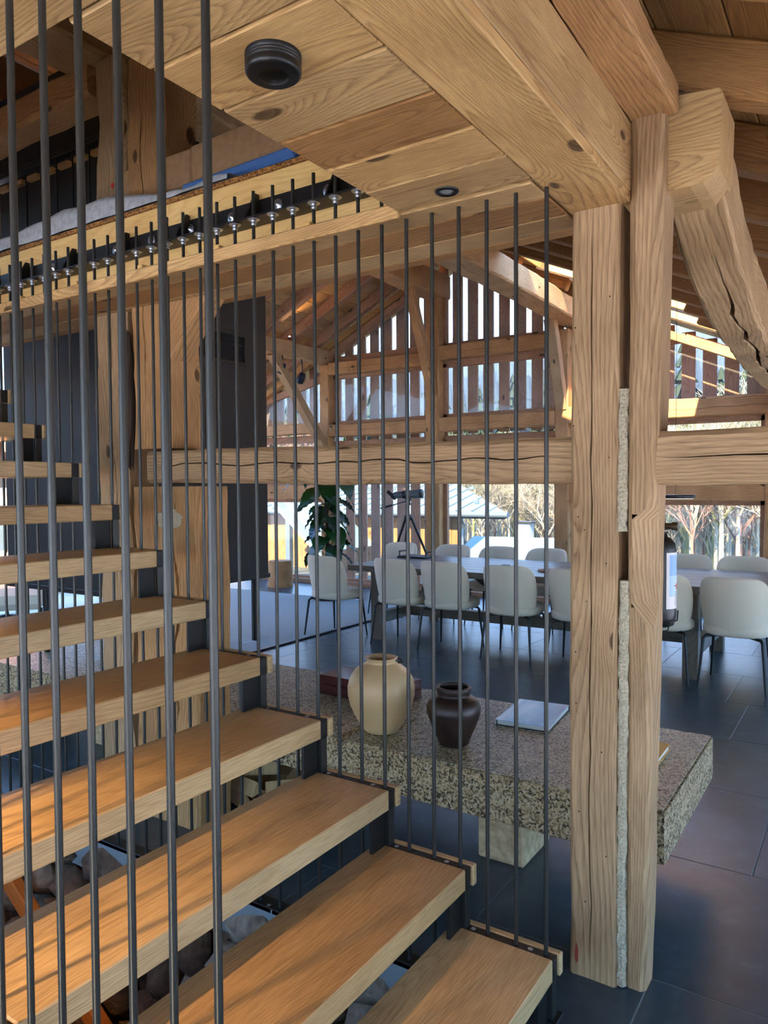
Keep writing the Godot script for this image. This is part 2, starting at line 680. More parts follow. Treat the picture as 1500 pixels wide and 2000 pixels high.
	M.stone2 = M.stone.duplicate()
	M.stone2.albedo_color = Color(0.75, 0.65, 0.58)
	M.mortar = tri_mat("lime_mortar", noise_tex(27, 0.05, [[0.0, Color(0.58, 0.53, 0.43)], [1.0, Color(0.84, 0.79, 0.68)]], {"oct": 5}), 4.0, 0.95, noise_tex(28, 0.08, [], {"oct": 5, "size": 256}), 0.8)
	M.concrete = tri_mat("stone_block", noise_tex(29, 0.02, [[0.0, Color(0.64, 0.52, 0.37)], [0.6, Color(0.76, 0.64, 0.48)], [1.0, Color(0.84, 0.74, 0.58)]], {"oct": 5}), 2.0, 0.9)
	M.steel = flat("black_steel", Color(0.225, 0.224, 0.21), 0.36, 0.5)
	M.steel_dark = flat("blackened_steel", Color(0.13, 0.125, 0.12), 0.42, 0.4)
	M.hood = tri_mat("hood_steel", noise_tex(31, 0.006, [[0.0, Color(0.085, 0.089, 0.09)], [0.55, Color(0.11, 0.114, 0.115)], [1.0, Color(0.155, 0.157, 0.155)]], {"oct": 5, "warp": 40.0}), 0.5, 0.55)
	M.hood.metallic = 0.2
	M.zinc = flat("zinc", Color(0.75, 0.77, 0.80), 0.3, 0.9)
	M.brass = flat("nickel", Color(0.45, 0.43, 0.39), 0.35, 0.9)
	M.black = flat("black_plastic", Color(0.04, 0.04, 0.042), 0.42)
	M.blackhole = flat("dark_recess", Color(0.02, 0.02, 0.02), 0.9)
	M.fabric = tri_mat("cream_boucle", noise_tex(33, 0.25, [[0.0, Color(0.80, 0.75, 0.65)], [1.0, Color(0.92, 0.87, 0.77)]], {"oct": 2, "size": 256}), 9.0, 0.95, noise_tex(34, 0.3, [], {"oct": 2, "size": 256}), 0.12)
	M.fabric.rim_enabled = true
	M.fabric.rim = 0.3
	M.rug = tri_mat("rug_pile", noise_tex(35, 0.12, [[0.0, Color(0.52, 0.57, 0.57)], [1.0, Color(0.80, 0.84, 0.83)]], {"oct": 3, "size": 256}), 6.0, 0.95, noise_tex(36, 0.2, [], {"size": 256}), 0.6)
	M.glass = flat("glass", Color(1, 1, 1, 0.04), 0.0)
	M.glass.metallic_specular = 0.28
	M.glass.transparency = BaseMaterial3D.TRANSPARENCY_ALPHA
	M.vase = tri_mat("cream_glaze", noise_tex(37, 0.01, [[0.0, Color(0.74, 0.61, 0.43)], [1.0, Color(0.82, 0.70, 0.52)]], {"size": 256}), 2.0, 0.38)
	M.crock = tri_mat("brown_salt_glaze", noise_tex(38, 0.012, [[0.0, Color(0.09, 0.055, 0.045)], [0.5, Color(0.16, 0.10, 0.08)], [1.0, Color(0.25, 0.19, 0.14)]], {"size": 256, "oct": 5}), 2.0, 0.42)
	M.lacquer = flat("red_lacquer", Color(0.27, 0.075, 0.07), 0.12)
	M.lacquer.clearcoat_enabled = true
	M.lacquer.clearcoat = 0.7
	M.paper = flat("paper", Color(0.80, 0.80, 0.77), 0.8)
	M.white = flat("white_plaster", Color(0.82, 0.81, 0.78), 0.9)
	M.membrane = tri_mat("grey_fleece", noise_tex(39, 0.03, [[0.0, Color(0.62, 0.63, 0.64)], [1.0, Color(0.80, 0.81, 0.82)]], {"size": 256}), 3.0, 0.95)
	M.blue = tri_mat("blue_foam", noise_tex(40, 0.2, [[0.0, Color(0.20, 0.36, 0.60)], [1.0, Color(0.40, 0.58, 0.82)]], {"size": 256}), 6.0, 0.95)
	M.card = tri_mat("cardboard", noise_tex(41, 0.03, [[0.0, Color(0.62, 0.49, 0.35)], [1.0, Color(0.70, 0.56, 0.41)]], {"size": 256}), 3.0, 0.9)
	M.osb = tri_mat("chipboard_edge", noise_tex(42, 0.12, [[0.0, Color(0.25, 0.14, 0.06)], [0.4, Color(0.55, 0.36, 0.17)], [1.0, Color(0.76, 0.56, 0.30)]], {"type": FastNoiseLite.TYPE_CELLULAR, "size": 256}), 6.0, 0.95)
	M.leaf = flat("glossy_leaf", Color(0.10, 0.26, 0.075), 0.35)
	M.leaf.backlight_enabled = true
	M.leaf.backlight = Color(0.10, 0.22, 0.04)
	M.leaf2 = M.leaf.duplicate()
	M.leaf2.albedo_color = Color(0.07, 0.19, 0.085)
	M.stem = flat("green_stem", Color(0.26, 0.30, 0.14), 0.7)
	M.pot = flat("dark_planter", Color(0.10, 0.10, 0.11), 0.6)
	M.soil = flat("soil", Color(0.10, 0.07, 0.05), 0.95)
	M.scope = flat("grey_green_armour", Color(0.30, 0.35, 0.37), 0.6)
	M.navy = flat("navy_lacquer", Color(0.05, 0.08, 0.17), 0.35)
	M.sheet = flat("pale_roof_sheet", Color(0.40, 0.485, 0.50), 0.45, 0.1)
	M.sheet2 = flat("grey_blue_trim", Color(0.27, 0.325, 0.36), 0.6)
	M.render = flat("white_render", Color(0.60, 0.60, 0.585), 0.9)
	M.bark = flat("pale_bark", Color(0.62, 0.585, 0.51), 0.9)
	M.bark_red = flat("reddish_twigs", Color(0.50, 0.37, 0.30), 0.9)
	M.bark_dark = flat("brown_bark", Color(0.24, 0.19, 0.15), 0.9)
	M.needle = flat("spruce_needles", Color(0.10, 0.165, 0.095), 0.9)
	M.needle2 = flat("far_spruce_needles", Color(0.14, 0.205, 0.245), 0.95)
	M.bush = flat("olive_twigs", Color(0.42, 0.43, 0.28), 0.9)
	M.grass = tri_mat("winter_grass", noise_tex(44, 0.02, [[0.0, Color(0.20, 0.225, 0.16)], [0.5, Color(0.27, 0.285, 0.22)], [1.0, Color(0.34, 0.345, 0.30)]], {"oct": 5}), 0.15, 0.95)
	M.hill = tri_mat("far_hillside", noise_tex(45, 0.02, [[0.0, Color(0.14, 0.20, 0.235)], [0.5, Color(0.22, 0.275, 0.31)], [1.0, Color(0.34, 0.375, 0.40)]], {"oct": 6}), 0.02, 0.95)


# ---------------------------------------------------------------- room shell
const XL := -11.5
const XR := 1.7
const ZF := -9.4
const ZB := 2.8
const SOFFIT := 2.375


func yr(x: float) -> float:      # underside of the rafters
	return 4.77 - 0.441 * (x + 5.15) if x > -5.15 else 4.77 + 0.485 * (x + 5.15)


func prism(poly: PackedVector2Array, z0: float, z1: float, g := Vector2(1, 0)) -> ArrayMesh:
	var mb := MB.new()
	add_prism(mb, poly, z0, z1, g)
	return mb.mesh()


# polygon in x, y (counter-clockwise), extruded from z0 to z1 (z0 < z1)
func add_prism(mb: MB, poly: PackedVector2Array, z0: float, z1: float, g := Vector2(1, 0), bas := Basis.IDENTITY, org := Vector3.ZERO) -> void:
	var ids := Geometry2D.triangulate_polygon(poly)
	var p := Vector2(-g.y, g.x)
	var o := Vector2(rng.randf(), rng.randf())
	for k in range(0, ids.size(), 3):
		var a := poly[ids[k]]
		var b := poly[ids[k + 1]]
		var c := poly[ids[k + 2]]
		if (b - a).cross(c - a) < 0.0:
			var q := b
			b = c
			c = q
		var ua := o + Vector2(a.dot(p) / 0.6, a.dot(g) / 2.4)
		var ub := o + Vector2(b.dot(p) / 0.6, b.dot(g) / 2.4)
		var uc := o + Vector2(c.dot(p) / 0.6, c.dot(g) / 2.4)
		mb.tri(org + bas * Vector3(a.x, a.y, z1), org + bas * Vector3(b.x, b.y, z1), org + bas * Vector3(c.x, c.y, z1), ua, ub, uc)
		mb.tri(org + bas * Vector3(a.x, a.y, z0), org + bas * Vector3(c.x, c.y, z0), org + bas * Vector3(b.x, b.y, z0), ua, uc, ub)
	for k in poly.size():
		var a := poly[k]
		var b := poly[(k + 1) % poly.size()]
		var l := (b - a).length()
		mb.quad(org + bas * Vector3(a.x, a.y, z0), org + bas * Vector3(b.x, b.y, z0), org + bas * Vector3(b.x, b.y, z1), org + bas * Vector3(a.x, a.y, z1),
			o, o + Vector2(0, l / 2.4), o + Vector2((z1 - z0) / 0.6, l / 2.4), o + Vector2((z1 - z0) / 0.6, 0))


func struct(called: String, label: String, mesh: Mesh = null, mat: Material = null, at := Vector3.ZERO) -> Node3D:
	var o: Node3D
	if mesh:
		o = put(called, mesh, mat, null, at)
	else:
		o = Node3D.new()
		o.name = numbered(called)
		add_child(o)
		o.position = at
	o.set_meta("kind", "structure")
	o.set_meta("label", label)
	return o


func rects_minus(x0: float, x1: float, z0: float, z1: float, hx0: float, hx1: float, hz0: float, hz1: float) -> Array:
	if x1 <= hx0 or x0 >= hx1 or z1 <= hz0 or z0 >= hz1:
		return [[x0, x1, z0, z1]]
	var r := []
	if x0 < hx0:
		r.append([x0, hx0, z0, z1])
	if x1 > hx1:
		r.append([hx1, x1, z0, z1])
	var a := maxf(x0, hx0)
	var b := minf(x1, hx1)
	if z0 < hz0:
		r.append([a, b, z0, hz0])
	if z1 > hz1:
		r.append([a, b, hz1, z1])
	return r


const HX0 := -4.35
const HX1 := -0.98
const HZ0 := -2.0
const HZ1 := -0.735


func build_shell() -> void:
	var fl := struct("floor", "dark grey slate tile floor with pale thin joints")
	for r in rects_minus(XL - 0.1, XR + 0.1, ZF - 0.2, ZB + 0.1, HX0, HX1, HZ0, HZ1):
		slab("screed", Vector3(r[0], -0.16, r[2]), Vector3(r[1], -0.0012, r[3]), M.grout, fl, 0, 0.0)
	var rows := {0: -0.555, 1: -0.375, 2: -0.70}
	var iz := 0
	var z := -2.35 + 0.84 * 7
	while z > ZF - 0.1:
		var z1 := minf(z, ZB)
		var z0 := maxf(z - 0.84, ZF - 0.1)
		var off := fmod(absf(float(iz) * 0.61), 1.26)
		if absf(z + 1.51) < 0.01:
			off = -0.555
		elif absf(z + 2.35) < 0.01:
			off = 0.1
		elif absf(z + 3.19) < 0.01:
			off = -0.375
		elif absf(z + 4.87) < 0.01:
			off = -0.70
		var x := off + 1.26 * 3.0
		while x > XL:
			var a := maxf(x - 1.26, XL)
			var b := minf(x, XR)
			if b - a > 0.02:
				for r in rects_minus(a + 0.002, b - 0.002, z0 + 0.002, z1 - 0.002, HX0, HX1, HZ0, HZ1):
					if r[1] - r[0] > 0.03 and r[3] - r[2] > 0.03:
						slab("floor_tile", Vector3(r[0], -0.02, r[2]), Vector3(r[1], 0.0, r[3]), M.slate if rng.randf() < 0.5 else M.slate2, fl, 0, 0.0015)
			x -= 1.26
		z -= 0.84
		iz += 1
	# side walls with window openings
	side_wall("wall_right", XR, XR + 0.3, [[-8.6, -5.4, 0.25, 1.62], [-4.9, -1.2, 0.05, 1.66], [-0.6, 2.0, 0.25, 1.62]], "white plastered right wall with low windows")
	side_wall("wall_left", XL - 0.3, XL, [[-8.6, -3.8, 0.25, 1.45]], "white plastered left wall with one low window")
	# back gable wall behind the photographer, glazed on the ground floor
	var wb := struct("wall_back", "white plastered gable wall with wide glazed opening")
	slab("wall_pier", Vector3(XL - 0.3, 0, ZB), Vector3(-6.8, 2.32, ZB + 0.3), M.white, wb, 0, 0.0)
	slab("wall_pier", Vector3(1.35, 0, ZB), Vector3(XR + 0.3, 1.55, ZB + 0.3), M.white, wb, 0, 0.0)
	var top := PackedVector2Array([Vector2(XL, 2.32), Vector2(0.25, 2.32), Vector2(-5.15, 4.9)])
	put("wall_gable", prism(top, ZB, ZB + 0.3), M.white, wb)
	slab("lintel", Vector3(0.25, 1.72, ZB), Vector3(XR + 0.3, 2.4, ZB + 0.3), M.white, wb, 0, 0.0)
	glazing("window_1", Vector3(-6.8, 0.0, ZB + 0.1), Vector3(0.25, 2.32, ZB + 0.16), [0.2, 0.4, 0.6, 0.8], "wide glazed opening in the back gable wall")
	glazing("window_2", Vector3(0.25, 0.0, ZB + 0.1), Vector3(1.35, 1.72, ZB + 0.16), [], "narrow glazed opening in the back gable wall")


func glazing(called: String, lo: Vector3, hi: Vector3, mull: Array, label: String) -> Node3D:
	var w := struct(called, label, null, null, (lo + hi) * 0.5)
	var along := 0 if hi.x - lo.x > hi.z - lo.z else 2
	var f := 0.07
	var d := Vector3.ZERO
	d[along] = f
	slab("window_frame", lo, Vector3(hi.x, lo.y + f, hi.z), M.dark2, w, along)
	slab("window_frame", Vector3(lo.x, hi.y - f, lo.z), hi, M.dark2, w, along)
	var sides := [0.0, 1.0]
	sides.append_array(mull)
	for k in sides:
		var a := lo
		var b := hi
		var c := lerpf(lo[along] + f * 0.5, hi[along] - f * 0.5, k)
		a[along] = c - f * 0.5
		b[along] = c + f * 0.5
		a.y += f
		b.y -= f
		slab("window_frame", a, b, M.dark2, w, 1)
	var g0 := lo + Vector3.ONE * 0.02
	var g1 := hi - Vector3.ONE * 0.02
	var ac := 2 if along == 0 else 0
	g0[ac] = (lo[ac] + hi[ac]) * 0.5 - 0.004
	g1[ac] = g0[ac] + 0.008
	slab("pane", g0, g1, M.glass, w, 0, 0.0)
	return w


var win_n := 3


func side_wall(called: String, x0: float, x1: float, holes: Array, label: String) -> void:
	var w := struct(called, label)
	var top := yr(clampf((x0 + x1) * 0.5, XL - 0.3, XR + 0.3)) + 0.12
	var z := ZF - 0.35
	for h in holes:
		slab("wall_pier", Vector3(x0, 0, z), Vector3(x1, top, h[0]), M.white, w, 0, 0.0)
		slab("wall_sill", Vector3(x0, 0, h[0]), Vector3(x1, h[2], h[1]), M.white, w, 0, 0.0)
		slab("wall_lintel", Vector3(x0, h[3], h[0]), Vector3(x1, top, h[1]), M.white, w, 0, 0.0)
		glazing("window_%d" % win_n, Vector3(x0 + 0.1, h[2], h[0]), Vector3(x0 + 0.17, h[3], h[1]), [0.5], ["low window of the right wall beside the gable", "low middle window of the right wall", "low window of the right wall beside the back", "low window of the left wall"][win_n - 3])
		win_n += 1
		z = h[1]
	slab("wall_pier", Vector3(x0, 0, z), Vector3(x1, top, ZB + 0.3), M.white, w, 0, 0.0)


# box on a roof slope: x range, z range, range along the normal above the rafter undersides
func slope_box(x0: float, x1: float, z0: float, z1: float, n0: float, n1: float, g := 2, bev := 0.002) -> Array:
	var right := x0 + x1 > -10.3
	var th := atan(0.441 if right else 0.485)
	var bas := Basis(Vector3(0, 0, 1), -th if right else th)
	var xm := (x0 + x1) * 0.5
	var c := Vector3(xm, yr(xm), (z0 + z1) * 0.5) + bas * Vector3(0, (n0 + n1) * 0.5, 0)
	var mb := MB.new()
	mb.box(Vector3.ZERO, Vector3((x1 - x0) / cos(th), n1 - n0, z1 - z0), g, bev, Vector2(rng.randf(), rng.randf()), bas)
	return [mb.mesh(), c]


func slope_put(called: String, parent: Node3D, mat: Material, x0: float, x1: float, z0: float, z1: float, n0: float, n1: float, g := 2, bev := 0.002) -> void:
	var m := slope_box(x0, x1, z0, z1, n0, n1, g, bev)
	put(called, m[0], mat, parent, m[1])


const SKY := [[-3.35, -1.55, -8.35, -6.85], [-3.0, -1.1, -9.32, -8.55], [-9.9, -8.05, -8.8, -3.3], [-9.9, -7.6, -2.6, 1.8]]


func build_roof() -> void:
	var rr := struct("ceiling", "sloping larch board ceiling with rafters over the right of the room")
	var rl := struct("ceiling", "sloping larch board ceiling with rafters over the left of the room")
	var zf := -10.25
	var zb := ZB + 0.3
	var wd := 0.215
	for side in 2:
		var x := -5.15
		var par := rr if side == 0 else rl
		while (x < XR + 0.5) if side == 0 else (x > XL - 0.5):
			var a := x if side == 0 else x - wd
			var b := x + wd if side == 0 else x
			var spans := [[zf, zb]]
			for h in SKY:
				if b > h[0] + 0.01 and a < h[1] - 0.01:
					var nxt := []
					for s in spans:
						if h[2] > s[0] and h[3] < s[1]:
							nxt.append([s[0], h[2]])
							nxt.append([h[3], s[1]])
						else:
							nxt.append(s)
					spans = nxt
			for s in spans:
				var m: Material = [M.plank2, M.pine_grey, M.plank4, M.pine_grey][rng.randi() % 4] if side == 1 else [M.roofdark, M.roofdark, M.plank4][rng.randi() % 3]
				if side == 0 and a > -1.6:
					m = [M.plank3, M.plank, M.plank4][rng.randi() % 3]
				slope_put("ceiling_board", par, m, a + 0.002, b - 0.002, s[0], s[1], 0.16, 0.187, 2, 0.004)
			x += wd if side == 0 else -wd
	for side in 2:
		var rs := [[-5.2, XR + 0.55, zf, zb]] if side == 0 else [[XL - 0.55, -5.1, zf, zb]]
		for h in SKY:
			var nr := []
			for r in rs:
				nr.append_array(rects_minus(r[0], r[1], r[2], r[3], h[0], h[1], h[2], h[3]))
			rs = nr
		for r in rs:
			slope_put("roof_deck", rr if side == 0 else rl, M.dark, r[0], r[1], r[2], r[3], 0.189, 0.33, 2, 0.0)
	var z := -9.25
	while z < ZB:
		for side in 2:
			var parts := [[-5.15, XR + 0.4]] if side == 0 else [[XL - 0.4, -5.15]]
			for h in SKY:
				if z > h[2] - 0.06 and z < h[3] + 0.06:
					var np := []
					for p in parts:
						if h[0] > p[0] and h[1] < p[1]:
							np.append([p[0], h[0] - 0.06])
							np.append([h[1] + 0.06, p[1]])
						else:
							np.append(p)
					parts = np
			for p in parts:
				var m: Material = M.plank3
				if side == 0 and z < -3.0:
					m = M.roofdark
				elif side == 1:
					m = M.dark2
				slope_put("rafter", rr if side == 0 else rl, m, p[0], p[1], z - 0.055, z + 0.055, 0.0, 0.158, 0, 0.010)
		z += 0.62
	# roof windows with spruce linings
	var i := 20
	for h in SKY:
		var w := struct("window_%d" % i, "roof window with pale spruce lining over %s" % ["the dining table", "the far gable end", "the far left room", "the back left room"][i - 20])
		i += 1
		var t := 0.035
		slope_put("lining", w, M.spruce2, h[0], h[1], h[2], h[2] + t, 0.13, 0.46, 0)
		slope_put("lining", w, M.spruce2, h[0], h[1], h[3] - t, h[3], 0.13, 0.46, 0)
		slope_put("lining", w, M.spruce2, h[0], h[0] + t, h[2] + t, h[3] - t, 0.13, 0.46, 2)
		slope_put("lining", w, M.spruce2, h[1] - t, h[1], h[2] + t, h[3] - t, 0.13, 0.46, 2)
		for q in [[h[0] - 0.03, h[1] + 0.03, h[2] - 0.04, h[2] + 0.0], [h[0] - 0.03, h[1] + 0.03, h[3], h[3] + 0.04]]:
			slope_put("trim", w, M.white, q[0], q[1], q[2], q[3], 0.12, 0.158, 0)
		slope_put("pane", w, M.glass, h[0] + 0.02, h[1] - 0.02, h[2] + 0.02, h[3] - 0.02, 0.42, 0.43, 0, 0.0)


# ---------------------------------------------------------------- glazed gable
func build_gable() -> void:
	var rough := {"amp": 0.012, "ch": 0.015, "seg": 0.25}
	beam("gable_post", "tall centre post of the glazed gable, between the slat screens", "post", Vector3(-5.27, 0, ZF), Vector3(-5.27, 4.28, ZF), 0.22, 0.20, M.pine_brown, rough)
	beam("gable_post", "left gable post with blue spotlights, beside the corner window", "post", Vector3(-7.22, 0, ZF), Vector3(-7.22, 3.46, ZF), 0.18, 0.18, M.pine_brown, rough)
	beam("gable_post", "right gable post mostly hidden behind the big double post", "post", Vector3(-3.36, 0, ZF), Vector3(-3.36, 3.56, ZF), 0.18, 0.18, M.pine_brown, rough)
	beam("gable_post", "gable post right of the window behind the extinguisher", "post", Vector3(-0.93, 0, ZF), Vector3(-0.93, 2.6, ZF), 0.16, 0.16, M.pine_brown, rough)
	beam("gable_post", "outermost gable post at the left end of the glazing", "post", Vector3(-8.75, 0, ZF), Vector3(-8.75, 2.9, ZF), 0.18, 0.18, M.pine_brown, rough)
	var rails := [
		[-7.13, -5.38, 3.39, 0.19, "upper rail of the glazed gable left of the centre post"], [-5.16, -3.45, 3.44, 0.20, "upper rail of the glazed gable right of the centre post"],
		[-7.13, -5.38, 2.43, 0.19, "middle rail of the glazed gable left of the centre post"], [-5.16, -3.45, 2.43, 0.20, "middle rail of the glazed gable right of the centre post"],
		[-8.66, -7.31, 2.49, 0.17, "short rail above the corner window beside the dark hood"], [-3.27, 1.6, 2.45, 0.22, "gable rail seen right of the big double post"]]
	for r in rails:
		beam("gable_rail", r[4], "beam", Vector3(r[0], r[2], ZF + 0.02), Vector3(r[1], r[2], ZF + 0.02), 0.16, r[3], M.pine_brown, {"amp": 0.006, "ch": 0.014, "seg": 0.2, "cracks": [[2, 0.1, 0.006, 0.01, 0.1, 0.6, 0.3]]})
	# raking trims below the roof
	for s in [[-7.3, -5.38, -0.10, -0.01], [-7.3, -5.38, -0.21, -0.12], [-5.16, -3.27, -0.10, -0.01], [-3.27, 1.6, -0.10, -0.01], [-8.8, -7.31, -0.10, -0.01]]:
		var t := struct("trim_%d" % int(100 + s[0] * -10 + s[2] * -100), "raking wooden trim board under the roof of the glazed gable")
		slope_put("board", t, M.plank4 if s[2] > -0.15 else M.dark2, s[0], s[1], ZF - 0.07, ZF + 0.07, s[2], s[3], 0)
	# windows of the gable: frame, pane
	var bays := [[-8.66, -7.31], [-7.13, -5.38], [-5.16, -3.45], [-3.27, -1.01], [-0.85, 1.6], [-11.4, -8.85]]
	var k := 30
	var names := ["corner", "left middle", "right middle", "extinguisher", "far right", "far left"]
	for b in bays:
		for lv in [[0.06, 1.36], [1.58, 2.33], [2.53, 3.30], [3.54, 9.0]]:
			var x0: float = b[0]
			var x1: float = b[1]
			var y0: float = lv[0]
			var y1: float = lv[1]
			if (k - 30) / 4 in [1, 2] and y0 < 1.0:
				y1 = 2.22
			elif (k - 30) / 4 in [1, 2] and y0 < 2.0:
				k += 1
				continue
			var a := minf(y1, yr(x0) - 0.03)
			var c := minf(y1, yr(x1) - 0.03)
			if (k - 30) / 4 == 0 and y0 > 2.4:
				a = minf(y1, yr(x0) - 0.1)
			if minf(a, c) < y0 + 0.02 and maxf(a, c) < y0 + 0.25:
				k += 1
				continue
			var poly := PackedVector2Array()
			poly.append(Vector2(x0, y0))
			if c > y0 + 0.02:
				poly.append(Vector2(x1, y0))
				poly.append(Vector2(x1, c))
			else:
				var xe := x0 + (x1 - x0) * (a - y0) / maxf(a - c, 0.01)
				poly.append(Vector2(xe, y0))
			if a > y0 + 0.02:
				poly.append(Vector2(x0, a))
			else:
				poly[0].x = x0 + (x1 - x0) * (y0 - a) / maxf(c - a, 0.01)
			if a >= y1 and c < y1 - 0.01:
				poly.insert(poly.size() - 1, Vector2(-5.15 + (4.74 - y1) / 0.441, y1))
			var w := struct("window_%d" % k, "%s gable window, %s row of panes" % [names[(k - 30) / 4], ["lowest", "second", "third", "top"][(k - 30) % 4]])
			k += 1
			put("pane", prism(poly, ZF - 0.075, ZF - 0.067), M.glass, w)
			var mb := MB.new()
			for e in poly.size():
				var p := poly[e]
				var q := poly[(e + 1) % poly.size()]
				var dd := (q - p).normalized()
				if (q - p).length() > 0.08:
					add_timber(mb, Vector3(p.x, p.y, ZF - 0.07), Vector3(q.x, q.y, ZF - 0.07), 0.07, 0.11, {"up": Vector3(-dd.y, dd.x, 0), "ch": 0.004})
			put("window_frame", mb.mesh(), M.dark2, w)
	slab("trim_1", Vector3(-8.75, 0.0, ZF - 0.12), Vector3(1.6, 0.07, ZF + 0.05), M.dark2).set_meta("kind", "structure")
	for b in [[-8.66, -7.31], [-3.27, 1.6]]:
		var tb := slab("trim_2", Vector3(b[0], 1.36, ZF - 0.08), Vector3(b[1], 1.58, ZF + 0.05), M.pine_brown)
		tb.name = numbered("trim_2")
		tb.set_meta("kind", "structure")
	slab("wall_front", Vector3(XL - 0.3, 0, ZF - 0.2), Vector3(XL + 0.08, yr(XL) + 0.1, ZF), M.white).set_meta("kind", "structure")
	# slat screens outside the glass
	var scr := [[-9.0, -7.31, 2.45, "slat screen of brown boards outside the corner window"], [-7.2, -5.25, 0.02, "tall slat screen of brown boards left of the centre post"], [-5.25, -3.40, 2.32, "slat screen of brown boards right of the centre post"], [-3.40, 1.5, 2.42, "low slat screen of brown boards behind the extinguisher post"]]
	for s in scr:
		var o := thing("slat_screen", s[3], "slat screen", Vector3((s[0] + s[1]) * 0.5, s[2], -9.76))
		var kk := ceili((-4.97 - float(s[1])) / 0.245)
		var x: float = -4.97 - kk * 0.245 + 0.0425
		while x > s[0] - 0.2:
			var xa := x
			var xb := x + 0.16
			var yt := minf(yr(xa), yr(xb)) + 0.12
			if xa >= s[0] - 0.05 and xb <= s[1] + 0.1 and yt > s[2] + 0.1:
				slab("slat", Vector3(xa, s[2], -9.78), Vector3(xb, yt, -9.745), M.dark2 if rng.randf() < 0.6 else M.dark, o, 1, 0.004)
			x -= 0.245
		for y in [0.3, 2.5, 3.42]:
			var xe: float = minf(s[1] - 0.1, -5.15 + (4.74 - y) / 0.441)
			var xs: float = maxf(s[0] + 0.1, -5.15 - (4.74 - y) / 0.485)
			if y >= s[2] and xe > xs + 0.2:
				slab("batten", Vector3(xs, y - 0.03, -9.83), Vector3(xe, y + 0.03, -9.78), M.dark, o, 0, 0.003)


